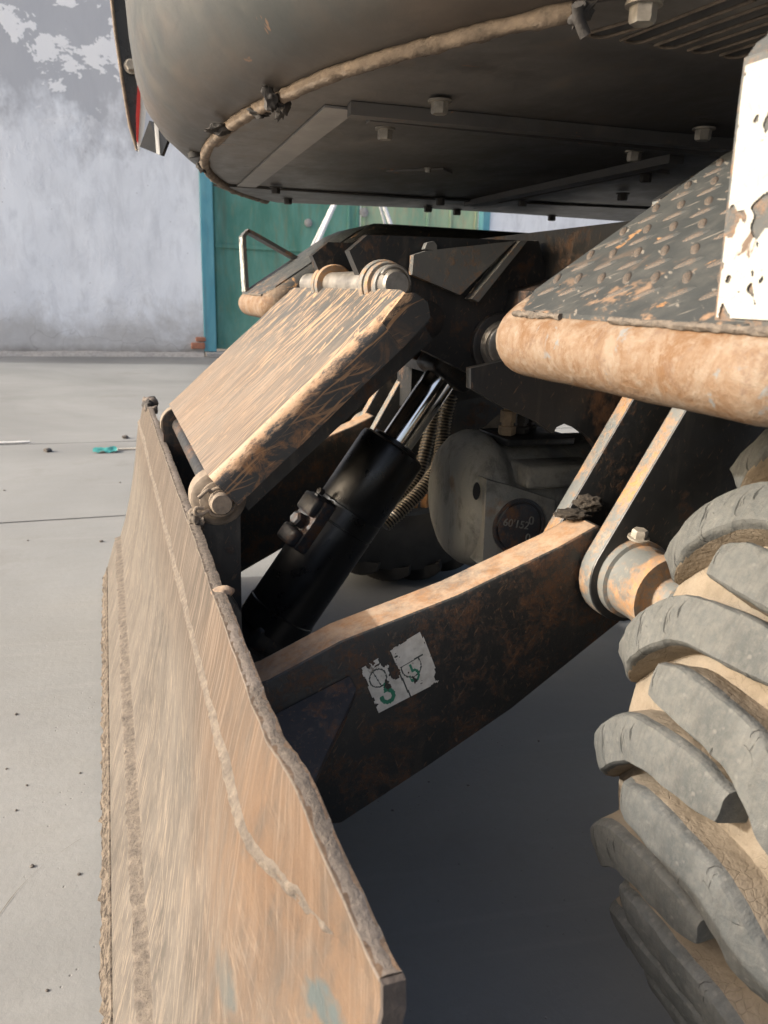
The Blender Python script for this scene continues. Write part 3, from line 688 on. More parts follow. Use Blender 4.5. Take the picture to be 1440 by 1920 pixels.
# mud in the arm / bracket corner
bm = bmesh.new()
for (cx, cy, cz, sx, sy, sz) in ((.574, .850, .573, .024, .020, .006), (.600, .852, .586, .020, .018, .010)):
    b2 = bmesh.ops.create_icosphere(bm, subdivisions=5, radius=1)['verts']
    for v in b2:
        q = v.co.copy(); k = 1+.3*noise.noise(q*2.0+Vector((cx*90, 0, 0)))+.12*noise.noise(q*5)+.05*noise.noise(q*12); v.co = Vector((q.x*sx, q.y*sy, q.z*sz))*k+Vector((cx, cy, cz))
bm_obj('mud_lump', bm, MT['mud'], arms[0], 60)


# ---------------------------------------------------------------- chassis
chs = bm_obj('chassis_frame', prism_bm([(.70, .70), (.68, .955), (3.2, .955), (3.2, .62), (1.0, .62)], .93, mir(.93)), MT['frame'], root, 40, .006)
tag(chs, 'black welded chassis frame with arm brackets')
# arm brackets: two plates each side, rounded round the pivot
BF = [(.556, .543), (.65, .732)]
def bracket(y0, y1, dx, full=True, name='arm_bracket'):
    px_, pz_ = PIV.x+.006, PIV.z-.004
    R_ = .062
    up_dir = Vector((.49, 0, .87)).normalized()
    t0 = Vector((px_-R_*.87, 0, pz_+R_*.49))
    tp = t0+up_dir*.34
    poly = [(tp.x+dx, tp.z), (t0.x+dx, t0.z)]+[(a+dx, b) for a, b in arc(px_, pz_, R_, 152, 290, 12)]+[(.80+dx, .50), (.95, .62), (.98, .93), (.80, .95)]
    bm = prism_bm(poly, y0, y1); bmesh.ops.recalc_face_normals(bm, faces=bm.faces[:]); bm.normal_update()
    for f in bm.faces: f.material_index = 1 if (f.normal.x < -.3 and abs(f.normal.y) < .1) else 0  # front edges turned to the sun get lighter paint, sunlight put into colour
    return bm_obj(name, bm, [MT['frame'], MT['edge']], chs, 40, .003)
bracket(.768, .797, 0); bracket(.872, .90, .0)
bracket(mir(.797), mir(.768), 0); bracket(mir(.90), mir(.872), 0)
# web with the scooped lower edge between bracket and nose
web = xz([(880, 700), (1000, 690), (1200, 700), (1215, 800), (1190, 850)], .94)
hole = [at(1118, 842, Y=.94), at(1100, 818, Y=.94), at(1080, 803, Y=.94), at(1055, 793, Y=.94), at(1040, 800, Y=.94)]
web = xz([(880, 690), (1010, 660), (1230, 690), (1235, 900), (1150, 905)], .94)+[(p.x, p.z) for p in hole]+xz([(1034, 812), (1000, 788), (940, 762), (880, 728)], .94)
bm_obj('side_web', prism_bm(web, .935, .95), MT['frame'], chs, 40)
# ears that carry the link and the cylinder
EY = 1.16
ear = xz([(655, 470), (690, 440), (1010, 452), (1040, 560), (1012, 600), (1010, 655), (995, 690), (962, 712), (925, 718), (880, 700), (760, 640), (705, 590)], EY)
bm_obj('ear_plate', prism_bm(ear, EY, EY+.025), MT['frame'], chs, 40, .001)
bm_obj('ear_plate', prism_bm(ear, mir(EY+.025), mir(EY)), MT['frame'], chs, 40, .001)
BP = at(940, 648, Y=EY-.01)
bm_obj('cylinder_pin', lathe_bm((BP.x, EY+.01, BP.z), (0, -1, 0), [(0, .040), (.028, .040), (.034, .036), (.034, .033), (.037, .032), (.039, .028)], 40), MT['pin'], chs, 40)
bm_obj('pin_collar', lathe_bm((BP.x, EY, BP.z), (0, -1, 0), [(0, .052), (.012, .052), (.014, .048)], 40), MT['frame'], chs, 40)
bm_obj('cylinder_pin', lathe_bm((BP.x, mir(EY+.03), BP.z), (0, -1, 0), [(0, .026), (.2, .026)], 20), MT['pin'], chs, 40)
p = at(798, 600, Y=EY-.001); bm_obj('plug_disc', lathe_bm((p.x, EY, p.z), (0, -1, 0), [(0, .03), (.004, .03), (.005, .028)], 28), MT['frame'], chs, 40)
# grey gusset plates behind the nose
g = xz([(775, 478), (800, 470), (965, 452), (862, 553), (772, 515)], EY-.02)
bm_obj('gusset_plate', prism_bm(g, EY-.022, EY-.006), MT['frame2'], chs, 40, .003)
g = xz([(970, 452), (984, 451), (892, 566), (880, 560)], EY-.02); bm_obj('gusset_rib', prism_bm(g, EY-.03, EY-.001), MT['frame2'], chs, 40, .002)
g = xz([(994, 452), (1020, 450), (1018, 640), (990, 640)], EY+.05); bm_obj('post', prism_bm(g, EY+.03, EY+.07), MT['frame2'], chs, 40, .006)
g = xz([(1020, 450), (1180, 436), (1180, 640), (1015, 640)], EY+.09); bm_obj('cheek_plate', prism_bm(g, EY+.08, EY+.095), MT['frame2'], chs, 40, .003)
g = xz([(795, 467), (800, 455), (812, 452), (818, 460), (818, 470)], EY-.015); bm_obj('lifting_lug', prism_bm(g, EY-.018, EY-.004), MT['frame2'], chs, 40, .002)
p = at(808, 462, Y=EY-.02)
# cross box under the ears
bm_obj('cross_member', prism_bm([(.60, .70), (.62, .86), (.75, .9), (.75, .66)], .95, mir(.95)), MT['frame'], chs, 40, .005)
bm_obj('cross_member', prism_bm([(.63, .60), (.63, .70), (.9, .70), (.9, .64)], 1.6, mir(.88)), MT['frame'], chs, 40, .005)
# step support plates
for y0 in (mir(.72), .705):
    q = [(.543, .918), (.543, .952), (.60, .985), (1.6, .995), (1.6, .90), (.80, .72), (.70, .74), (.64, .87)]
    bm = prism_bm(q, y0, y0+.014); bmesh.ops.recalc_face_normals(bm, faces=bm.faces[:]); bm.normal_update()
    for f in bm.faces: f.material_index = 1 if (f.normal.x < -.9) else 0  # front edge in the lighter paint too, its lit look painted in
    bm_obj('step_support', bm, [MT['frame'], MT['edge']], chs, 40, .002)
# turntable and rear chassis mass
bm_obj('turntable', lathe_bm((2.05, YC, .95), (0, 0, 1), [(0, .5), (.05, .5), (.05, .46), (.16, .46)], 48), MT['frame'], chs, 40)

# ---------------------------------------------------------------- upper link with folded cover
LYa, LYb = .955, mir(.955)
cA, cB = Vector((.108, 0, .622)), Vector((.362, 0, .855))
sl = (cB-cA).normalized(); nrm = Vector((-sl.z, 0, sl.x))
rr_ = .022
def fold(y_in, k, nseg=6):
    pass
rows = []
SN = 30
sect = []
depth = .054
for k in range(4): sect.append((LYa, -depth+(depth-rr_)*k/3, 1))
for k in range(1, 6): a = pi/2*k/6; sect.append((LYa+rr_-rr_*cos(a), -rr_+rr_*sin(a), 2))
for k in range(9): sect.append((LYa+rr_+(LYb-LYa-2*rr_)*k/8, 0, 0))
for k in range(1, 6): a = pi/2*(6-k)/6; sect.append((LYb-rr_+rr_*cos(a), -rr_+rr_*sin(a), 2))
for k in range(4): sect.append((LYb, -rr_-(depth-rr_)*k/3, 1))
L_ = (cB-cA).length
for i in range(SN+1):
    t = i/SN; r = []
    for (y, h, _) in sect:
        end = 0
        c = cA+sl*(L_*t-end)+nrm*(h+.0012*noise.noise(Vector((t*6, y*9, h*20)))); r.append((c.x, y, c.z))
    rows.append(r)
thk = []
for i in range(SN+1): thk.append([Vector((0, (.008 if y < YC else -.008) if h < -.001 else 0, 0))+nrm*(-.008 if h > -rr_ else 0) for (y, h, _) in sect])
bm = grid_bm(rows, thick=thk); bm.normal_update(); bmesh.ops.recalc_face_normals(bm, faces=bm.faces[:])
for f in bm.faces: f.material_index = 1 if abs(f.normal.y) > .45 else 0
cover = bm_obj('link_cover', bm, [MT['cover'], MT['cover_side']], root, 50)
tag(cover, 'scraped dusty sheet cover over the upper link')
bm = slab_bm([cA+sl*(L_-.006)+nrm*(-.004)+Vector((0, LYa+.01, 0)), cA+sl*(L_-.006)+nrm*(-.004)+Vector((0, LYb-.01, 0)), cA+sl*(L_-.012)+nrm*(-.05)+Vector((0, LYb-.01, 0)), cA+sl*(L_-.012)+nrm*(-.05)+Vector((0, LYa+.01, 0))], sl*.005)
bm_obj('end_flange', bm, MT['cover_side'], cover)
# side profile ends rounded: a curved ear plate
ep = [(cA+sl*(L_-.05)+nrm*(-.0535)), (cA+sl*(L_+.004)+nrm*(-.050)), (cA+sl*(L_+.014)+nrm*(-.032)), (cA+sl*(L_+.008)+nrm*(-.012)), (cA+sl*(L_-.004)+nrm*(-.003)), (cA+sl*(L_-.05)+nrm*(-.010))]
for y in (LYa-.0015, LYb-.0065): bm_obj('side_ear', prism_bm([(q.x, q.z) for q in ep], y, y+.008), MT['cover_side'], cover, 40, .002)
lk = [(cA+sl*(L_*.02)+nrm*(-.03)), (cA+sl*(L_*1.04)+nrm*(-.015)), (cA+sl*(L_*1.02)+nrm*(-.095)), (cA+sl*(L_*.0)+nrm*(-.09))]
for y in (1.02, mir(1.06)): bm_obj('link_bar', prism_bm([(q.x, q.z) for q in lk], y, y+.04), MT['frame'], cover, 40, .004)
def ring_clip(c, r, parent, y, m, a0=-150, a1=130, tail=True):
    pts = [Vector((c.x+r*cos(radians(a)), y, c.z+r*sin(radians(a)))) for a in range(a1, a0, -12)]
    if tail:
        e = pts[-1]; pts += [e+Vector((-.010, -.002, -.004)), e+Vector((-.017, -.003, -.002)), e+Vector((-.016, -.003, .005)), e+Vector((-.006, -.002, .004))]
        s0 = pts[0]; pts = [s0+Vector((-.016, -.004, -.006)), s0+Vector((-.004, -.003, .003))]+pts
    return bm_obj('cotter_pin', tube_bm(resample(pts, .003), .0026, 8), m, parent, 60)
# lower pin on the blade
bm_obj('washer', lathe_bm((PINL.x, .978, PINL.z), (0, -1, 0), [(0, .0255), (.004, .0255), (.005, .024)], 32), MT['pindust'], cover, 40)
lp = bm_obj('link_pin', lathe_bm((PINL.x, 1.0, PINL.z), (0, -1, 0), [(0, .0145), (.044, .0145), (.048, .0125)], 28), MT['pindust'], cover, 40)
bm_obj('link_pin', lathe_bm((PINL.x, 1.0, PINL.z), (0, 1, 0), [(0, .0145), (.58, .0145)], 24), MT['frame'], cover, 40)
ring_clip(PINL, .0185, cover, .966, MT['pindust'])
# upper pin
UP = at(738, 522, Y=1.05)
bm_obj('link_pin', lathe_bm((UP.x, 1.035, UP.z-.008), (0, 1, 0), [(0, .017), (.003, .020), (.50, .020)], 28), MT['pin'], cover, 40)
for yy, r1, r0 in ((1.062, .029, .0), (1.082, .034, 0), (1.10, .037, 0), (1.36, .036, 0), (1.385, .036, 0)):
    bm_obj('washer', lathe_bm((UP.x+.004, yy, UP.z-.010), (0, 1, 0), [(0, r1-.002), (.003, r1), (.012, r1), (.015, r1-.002)], 36), MT['edge'] if yy > 1.07 else MT['frame2'], cover, 40)
ring_clip(Vector((UP.x, 0, UP.z-.006)), .022, cover, 1.045, MT['pin'], -10, 150, False)

# ---------------------------------------------------------------- blade cylinder
ax0 = Vector((.205, YC, .19)); ax1 = Vector((BP.x, YC, BP.z)); axd = (ax1-ax0).normalized(); AL = (ax1-ax0).length
def axp(px, py):   # parameter along the axis for a pixel at the axis plane
    q = at(px, py, Y=YC); return (q-ax0).dot(axd)
tt, tb = axp(750, 842), axp(530, 1158)
cyl = bm_obj('blade_cylinder', lathe_bm(ax0, axd, [(tb-.03, .05), (tb-.028, .066), (tb+.012, .066), (tb+.014, .064), (tb+.20, .064), (tb+.201, .0628), (tb+.203, .0628), (tb+.204, .064), (tb+.235, .064), (tb+.236, .063), (tb+.238, .064), (tt-.012, .064), (tt-.004, .062), (tt, .055), (tt+.001, .034)], 56), MT['gloss'], root, 35)
tag(cyl, 'glossy black hydraulic blade cylinder barrel')
bm_obj('piston_rod', lathe_bm(ax0, axd, [(tt-.02, .030), (AL-.06, .030)], 48), MT['chrome'], cyl, 40)
bm_obj('rod_seal', lathe_bm(ax0, axd, [(tt-.003, .045), (tt+.006, .044), (tt+.009, .032)], 40), MT['gloss'], cyl, 40)
Rm = Matrix((frame_of(axd)[0], Vector((0, 1, 0)), axd)).transposed()
sidev = Vector((0, 1, 0)).cross(axd).normalized()
Rm = Matrix((sidev, Vector((0, 1, 0)), axd)).transposed()
bm_obj('rod_eye', box_bm(ax0+axd*(AL-.035), (.085, .10, .10), Rm), MT['frame'], cyl, 40, .012, 3)
bm_obj('rod_eye', lathe_bm((BP.x, YC-.055, BP.z), (0, 1, 0), [(0, .052), (.11, .052)], 32), MT['frame'], cyl, 40)
cl = ax0+axd*(tb-.04)
bm_obj('base_clevis', box_bm(ax0+axd*(tb-.055), (.085, .12, .08), Rm), MT['frame'], cyl, 40, .012, 3)
bm_obj('base_clevis', lathe_bm(ax0+Vector((0, -.085, -.0)), (0, 1, 0), [(0, .05), (.17, .05)], 32), MT['frame'], cyl, 40)
for y in (YC-.11, YC+.085): bm_obj('base_ear', prism_bm([(.09, .12), (.09, .33), (.15, .30), (.26, .21), (.25, .15), (.19, .12)], y, y+.025), MT['frame'], blade, 40, .004)
# port block
pb = at(572, 975, Y=YC-.02); tpb = (pb-ax0).dot(axd)
out = Vector((-axd.z, 0, axd.x)); out = (out*.93+Vector((0, -.36, 0))).normalized(); side = axd.cross(out)
Rp = Matrix((out, side, axd)).transposed()
cpb = ax0+axd*tpb
blk = bm_obj('port_block', box_bm(cpb+out*.066, (.035, .055, .10), Rp), MT['gusset'], cyl, 40, .006, 2)
bm_obj('port_flange', box_bm(cpb+out*.088+axd*.03, (.02, .045, .035), Rp), MT['gusset'], cyl, 40, .006, 3)
bm_obj('port_flange', box_bm(cpb+out*.088-axd*.034, (.022, .045, .032), Rp), MT['gusset'], cyl, 40, .007, 3)
bm_obj('port_plug', lathe_bm(cpb+out*.085-axd*.004, out, [(0, .014), (.014, .014), (.018, .010)], 6), MT['gusset'], cyl, 40)
for d in (.046, .058): bm_obj('port_bolt', lathe_bm(cpb+out*.08+axd*d, out, [(0, .006), (.010, .006)], 6), MT['boltdark'], cyl, 40)

# ---------------------------------------------------------------- front axle
AX = Vector((.835, YC, .43))
axle = bm_obj('front_axle', lathe_bm((.585, YC+.0, .478), (1, 0, 0), [(0, .070), (.003, .092), (.012, .110), (.028, .124), (.046, .131), (.062, .131), (.074, .126), (.084, .117), (.095, .114), (.13, .117), (.30, .118), (.36, .10), (.44, .06)], 56), MT['axle'], root, 45)
tag(axle, 'dusty cast drive axle with round housing')
for s in (1, -1):
    e = .56 if s > 0 else mir(.56)
    bm_obj('axle_tube', lathe_bm((AX.x+.02, YC, AX.z), (0, -s, 0), [(.06, .10), (.2, .075), (.45, .068), (.52, .10), (.66, .11), (abs(YC-e), .09)], 32), MT['axle'], axle, 40)
# cover pad with round cap on the side
pc = at(968, 972, Y=YC-.125)
bm_obj('cover_pad', prism_bm([(pc.x-.062, pc.z-.085), (pc.x-.066, pc.z+.075), (pc.x-.02, pc.z+.062), (pc.x+.075, pc.z+.03), (pc.x+.075, pc.z-.085)], YC-.128, YC-.06), MT['axle'], axle, 40, .008, 3)
cap = bm_obj('inspection_cap', lathe_bm((pc.x+.004, YC-.126, pc.z-.014), (0, -1, 0), [(0, .052), (.006, .052), (.007, .047), (.003, .046), (.003, .043), (.006, .042), (.007, .040)], 44), MT['gusset'], axle, 35)
def text_mesh(name, body, size, loc, parent, m, rotz=0):
    cu = bpy.data.curves.new(name, 'FONT'); cu.body = body; cu.size = size; cu.extrude = .0012; cu.align_x = 'CENTER'; cu.align_y = 'CENTER'
    t = bpy.data.objects.new(name, cu); COL.objects.link(t); bpy.context.view_layer.update()
    me = bpy.data.meshes.new_from_object(t.evaluated_get(bpy.context.evaluated_depsgraph_get())); bpy.data.objects.remove(t)
    me.transform(Matrix.Translation(loc) @ Matrix.Rotation(rotz, 4, 'Y') @ Matrix.Rotation(radians(90), 4, 'X'))
    return link(name, me, m, parent)
text_mesh('cast_lettering', "60'152", .020, (pc.x-.004, YC-.1335, pc.z-.008), axle, MT['axle'], radians(12))
text_mesh('cast_lettering', "0", .022, (pc.x+.026, YC-.1335, pc.z-.004), axle, MT['axle'])
text_mesh('cast_lettering', "0", .022, (pc.x+.022, YC-.1335, pc.z-.036), axle, MT['axle'])
o = bm_obj('casting_slot', lathe_bm((0, 0, 0), (-.35, -1, 0), [(0, .0065), (.005, .0065)], 16), MT['dark'], axle); o.location = at(893, 920, Y=YC-.114); o.scale = (1, 1, 2.4)
sl_ = at(892, 920, Y=YC-.121)
bm_obj('casting_boss', box_bm(at(1035, 884, Y=YC-.10), (.15, .09, .04)), MT['axle'], axle, 40, .008, 3)
bm_obj('flange', box_bm(at(985, 818, Y=YC-.02), (.14, .12, .014)), MT['frame'], axle, 40, .003)
for (px, py, yy, m) in ((950, 815, -.05, 'cast'), (975, 815, -.02, 'boltdark'), (990, 812, .03, 'boltdark')):
    p = at(px, py, Y=YC+yy)
    bm_obj('hose_fitting', lathe_bm(p, (0, 0, 1), [(0, .014), (.004, .016), (.016, .016), (.017, .011), (.022, .011), (.023, .014), (.044, .014), (.046, .009), (.10, .009)], 6), MT[m], axle, 30)
# steering knuckle lump and nut in front of the far wheel
p = at(825, 885, Y=1.75)
kn = bm_obj('knuckle_cover', lathe_bm((p.x+.02, 1.72, p.z+.03), (.15, 0, -1), [(0, .02), (.02, .035), (.06, .036), (.075, .03), (.085, .012)], 20), MT['cast'], axle, 50)
bm_obj('knuckle_cover', box_bm((p.x+.05, 1.74, p.z+.0), (.03, .05, .11)), MT['cast'], axle, 40, .01, 3)
p = at(797, 925, Y=1.70)
bm_obj('tie_rod_nut', lathe_bm(p, (0, 0, -1), [(0, .014), (.018, .014), (.019, .010), (.035, .010)], 6), MT['nut'], axle, 35)
bm_obj('tie_rod_nut', lathe_bm(at(778, 945, Y=1.70), (1, -.3, 0), [(-.01, .010), (.006, .010)], 6), MT['nut'], axle, 35)
bm_obj('tie_rod', tube_bm([at(800, 900, Y=1.72), at(800, 900, Y=1.72)+Vector((.02, -.5, -.02))], .014, 12), MT['frame'], axle, 40)

# ---------------------------------------------------------------- hoses with spring guards
def hose(path, r, pitch):
    P = resample(path, .006)
    h = bm_obj('hydraulic_hose', tube_bm(P, r, 12), MT['hose'], root, 60)
    pts = []; u = None; run = 0
    for i in range(len(P)-1):
        d = (P[i+1]-P[i]); L = d.length; dn = d.normalized()
        if u is None: u, _, _ = frame_of(dn)
        u = (u-dn*u.dot(dn)).normalized(); v = dn.cross(u); n = 8
        for k in range(n):
            a = 2*pi*run/pitch; pts.append(P[i]+d*(k/n)+(u*cos(a)+v*sin(a))*(r+.0016)); run += L/n
    bm_obj('spring_guard', tube_bm(pts, .0017, 5), MT['spring'], h, 60)
    return h
hose([at(845, 740, Y=1.5), at(833, 790, Y=1.5), at(826, 850, Y=1.48), at(815, 885, Y=1.46), at(775, 935, Y=1.44), at(720, 985, Y=1.42)], .013, .007)
hose([at(815, 750, Y=1.58), at(808, 800, Y=1.58), at(797, 845, Y=1.57), at(780, 900, Y=1.55), at(740, 950, Y=1.52)], .012, .0075)

# ---------------------------------------------------------------- wheels
TR, TW, TY = .428, .245, .430      # radius, width, centre Y
WX = .83; WZ = TR-.004
def crown(w_):   # radius at lateral position w in [-.5,.5]
    return TR-.018*(abs(w_)*2)**2.6
def carcass(yc):
    prof = []
    for k in range(15):
        w_ = -.47+.94*k/14; prof.append((w_*TW, crown(w_)-.036))
    side = [(.50*TW, TR-.085), (.515*TW, TR-.13), (.49*TW, TR-.175), (.42*TW, TR-.205), (.36*TW, TR-.215)]
    full = [(-a, b) for a, b in side[::-1]]+prof+side
    bm = lathe_bm((WX, yc, WZ), (0, 1, 0), full, 96, caps=False); return bm
def tyre_pt(yc, w_, th, r): return Vector((WX-r*cos(th), yc+w_*TW, WZ+r*sin(th)))
NLUG = 23
PITCH_A = 2*pi/NLUG
def lug_bm(outer):
    """one lug built at th=0; +w is the inner (far from camera) side"""
    a = PITCH_A
    D_ = radians(1)
    cl_ = [(.53, -11.8*D_), (.45, -8.2*D_), (.36, -4.6*D_), (.26, -1.7*D_), (.16, -.5*D_), (.0, 0), (-.12, .1*D_), (-.215, -.3*D_)]
    if outer: cl_ = [(-w_, t) for w_, t in cl_]
    P = resample([(q[0], q[1], 0) for q in cl_], .035)
    bm = bmesh.new(); rings = []
    nP = len(P)
    for i, q in enumerate(P):
        d = P[min(i+1, nP-1)]-P[max(i-1, 0)]
        # metric direction on the tread
        dm = Vector((d.x*TW, d.y*TR)).normalized(); nn = Vector((-dm.y, dm.x)); f = i/(nP-1)
        wid = .0185+.0038*smooth01(f*2.2)
        endt = 1-smooth01((f-.86)/.14)*.28
        ring = []
        shoulder = max(0, abs(q.x)-.40)/.13
        for (o, h) in ((-1.14, -.042), (-1.02, -.010), (-.97, -.0035), (-.86, 0), (-.4, .0012), (0, .0016), (.4, .0012), (.86, 0), (.97, -.0035), (1.02, -.010), (1.14, -.042)):
            off = nn*(o*wid*endt); w_ = q.x+off.x/TW; th = q.y+off.y/TR
            R = crown(max(-.5, min(.5, w_)))-.022*shoulder**1.4+h*(1-.2*shoulder)
            if i == 0 and h > -.02: R -= .004
            if i == nP-1 and h > -.02: R -= .004
            v = tyre_pt(0, w_, th, R); ring.append(bm.verts.new(v-Vector((WX, 0, WZ))))
        rings.append(ring)
    m = len(rings[0])
    for A, B in zip(rings, rings[1:]):
        for k in range(m-1): bm.faces.new((A[k], A[k+1], B[k+1], B[k]))
        bm.faces.new((A[m-1], A[0], B[0], B[m-1]))
    bm.faces.new(rings[0]); bm.faces.new(rings[-1][::-1])
    bmesh.ops.recalc_face_normals(bm, faces=bm.faces[:])
    return bm
def lug_mesh(outer, flip):
    bm = lug_bm(outer)
    bmesh.ops.subdivide_edges(bm, edges=bm.edges[:], cuts=1, use_grid_fill=True)
    for v in bm.verts:
        n = Vector((v.co.x, 0, v.co.z)).normalized()
        v.co += n*.0011*noise.noise(v.co*60+Vector((5*outer, 0, 0)))+Vector((.0012*noise.noise(v.co*75), .0015*noise.noise(v.co*70+Vector((0, 9, 0))), .0012*noise.noise(v.co*80)))
        if flip: v.co.y = -v.co.y
    if flip: bmesh.ops.reverse_faces(bm, faces=bm.faces[:])
    bm.normal_update()
    for f in bm.faces:
        c = f.calc_center_median(); r_ = sqrt(c.x*c.x+c.z*c.z); top_ = Vector((c.x, 0, c.z)).normalized().dot(f.normal) > .45
        f.material_index = 0 if top_ or r_ > crown(c.y/TW)-.014-.022*(max(0, abs(c.y/TW)-.40)/.13)**1.4 else 1
    me = bpy.data.meshes.new('tread_lug'); bm.to_mesh(me); bm.free()
    for p in me.polygons: p.use_smooth = True
    me.set_sharp_from_angle(angle=radians(42))
    me.materials.append(MT['lug']); me.materials.append(MT['groove'])
    return me
def wheel(yc, flip, lab, phase):
    ty = bm_obj('tyre', carcass(yc), MT['groove'] if not flip else MT['tyre'], root, 60); tag(ty, lab)
    for outer in (0, 1):
        me = lug_mesh(outer, flip)
        if flip: me.materials[0] = MT['tyre']; me.materials[1] = MT['tyre']
        for k in range(NLUG):
            o = bpy.data.objects.new('tread_lug', me); COL.objects.link(o); o.parent = ty
            th = phase+k*PITCH_A+(-PITCH_A*.54 if outer else 0)
            o.location = (WX, yc, WZ); o.rotation_euler = (0, th, 0)
    s = -1 if not flip else 1
    rm = bm_obj('wheel_rim', lathe_bm((WX, yc, WZ), (0, 1, 0), [(-.36*TW, TR-.212), (-.38*TW, TR-.205), (-.34*TW, TR-.225), (-.2*TW, TR-.235), (.2*TW, TR-.235), (.34*TW, TR-.225), (.38*TW, TR-.205), (.36*TW, TR-.212)], 64, caps=False), MT['wheelrim'], root, 40)
    bm_obj('wheel_disc', lathe_bm((WX, yc, WZ), (0, s, 0), [(-.01, .20), (.0, .20), (.01, .16), (.045, .12), (.05, .09), (.10, .085), (.11, .06)], 48), MT['wheelrim'], rm, 40)
    return ty
wheel(TY, False, 'clay caked front tyre with deep worn lugs', radians(8.9))
wheel(mir(TY), True, 'dark front tyre on the far side', radians(3))

# ---------------------------------------------------------------- steps
ST0 = Vector((.352, 0, .792)); SA = radians(34); ss = Vector((cos(SA), 0, sin(SA))); sn = Vector((-sin(SA), 0, cos(SA))); SB = .335
def step_pt(a, y, h):
    """a along the step from the tip, bending to level at SB"""
    r = .05; half = r*tan(SA/2)
    if a < SB-half: p = ST0+ss*a; n = sn
    elif a > SB+half:
        p = ST0+ss*SB+Vector((a-SB, 0, 0)); n = Vector((0, 0, 1))
    else:
        f = (a-(SB-half))/(2*half); ang = SA*(1-f); p0 = ST0+ss*(SB-half); c = p0-sn*r; n = Vector((-sin(ang), 0, cos(ang))); p = c+n*r
    q = p+n*h; return Vector((q.x, y, q.z))
def rrect(a0, a1, y0, y1, r, n=7):
    pts = []
    for (ca, cy, s) in ((a0+r, y0+r, 180), (a1-.005, y0+.005, 270), (a1-.005, y1-.005, 0), (a0+r, y1-r, 90)):
        rad = r if ca == a0+r else .005
        for k in range(n+1):
            t = radians(s+90*k/n); pts.append((ca+rad*cos(t), cy+rad*sin(t)))
    return pts
RIM = .031
def build_step(y0, y1, near):
    base = rrect(0, .95, y0, y1, .05)
    dense = []
    n = len(base)
    for i in range(n):
        p, q = Vector(base[i]), Vector(base[(i+1) % n]); m = max(1, int((q-p).length/.025))
        for k in range(m): dense.append(p.lerp(q, k/m))
    cen = Vector((.475, (y0+y1)/2)); n = len(dense); rings = []; bm = bmesh.new()
    nor = []
    for i in range(n):
        d = (dense[(i+1) % n]-dense[i-1]).normalized(); nor.append(Vector((d.y, -d.x)))
    for k in range(13):
        t = pi*k/12; off = -RIM*(1-sin(t)); h = RIM*cos(t)
        ring = []
        for i in range(n):
            q = dense[i]+nor[i]*off; v = step_pt(q.x, q.y, h); v += Vector((.0012, .001, .0012))*noise.noise(v*22); ring.append(bm.verts.new(v))
        rings.append(ring)
    for A, B in zip(rings, rings[1:]):
        for i in range(n): bm.faces.new((A[i], A[(i+1) % n], B[(i+1) % n], B[i]))
    # close top and bottom with strips (inner loops bridged to centre line by fan per side)
    f0 = bm.faces.new(rings[0]); f1 = bm.faces.new(rings[-1][::-1])
    bmesh.ops.triangulate(bm, faces=[f0, f1])
    st_ = bm_obj('step', bm, MT['rim'], root, 60)
    # tread plate laid on the slab (bent sheet)
    na, ny = 26, 10; rows = []; rin = .032
    for i in range(na+1):
        a = rin+(.93-rin)*i/na; cut = max(0, .028-(a-rin)); rows.append([step_pt(a, (y0+rin+cut)+(y1-y0-2*rin-2*cut)*j/ny, RIM+.0035) for j in range(ny+1)])
    bm_obj('tread_plate', grid_bm(rows, thick=[[(0, 0, -.004)]*(ny+1)]*(na+1)), MT['tread'], st_, 40)
    # raised tear-drop bars
    def bar(u):
        bm = bmesh.new(); bmesh.ops.create_uvsphere(bm, u_segments=12, v_segments=6, radius=1)
        bmesh.ops.delete(bm, geom=[v for v in bm.verts if v.co.z < -.2], context='VERTS')
        me = bpy.data.meshes.new('tread_bar'); bm.to_mesh(me); bm.free()
        for p in me.polygons: p.use_smooth = True
        me.materials.append(MT['tread']); return me
    me = bar(0); k = 0; pa, py_ = .033, .031
    i = 0; a = .065
    while near and a < .345:
        j = 0; y = y0+.045+(py_ if i % 2 else 0)*.5
        while y < y1-.04:
            o = bpy.data.objects.new('tread_bar', me); COL.objects.link(o); o.parent = st_
            o.location = step_pt(a, y, RIM+.0032)
            ang = radians(45 if (i % 2) else -45); u = ss*cos(ang)+Vector((0, 1, 0))*sin(ang); nrm_ = sn if a < SB else Vector((0, 0, 1)); u = (u-nrm_*u.dot(nrm_)).normalized()
            o.matrix_local = Matrix.Translation(o.location) @ Matrix((u, nrm_.cross(u), nrm_)).transposed().to_4x4() @ Matrix.Diagonal((.0125, .0040, .0022, 1))
            y += py_*1.15
        a += pa*.62; i += 1
    # weld along the tip
    for (ya, yb) in ((y1-.05, y1-.13), (y1-.2, y1-.36)) if near else ((y0+.05, y0+.2),):
        pts = [step_pt(.029, ya+(yb-ya)*q/30, RIM+.002) for q in range(31)]
        bm_obj('weld_seam', tube_bm(pts, .0028, 6, jit=.0014), MT['weld'], st_, 60)
    # bent flat-bar guard with reflective tape
    g0, g1 = (.340, .402) if near else (mir(.402), mir(.340))
    gx_ = .358; zt = 1.0
    fb = [Vector((gx_+.004, 0, .835)), Vector((gx_-.002, 0, .97)), Vector((gx_, 0, .988)), Vector((gx_+.012, 0, zt)), Vector((gx_+.028, 0, zt-.003)), Vector((gx_+.155, 0, .935))]
    fb = resample(fb, .012)
    rows = []
    for q in fb:
        rows.append([(q.x, g0+(g1-g0)*k/4, q.z) for k in range(5)])
    th_ = []
    for i, q in enumerate(fb):
        d = (fb[min(i+1, len(fb)-1)]-fb[max(0, i-1)]).normalized(); nn = Vector((d.z, 0, -d.x)); th_.append([nn*.009]*5)
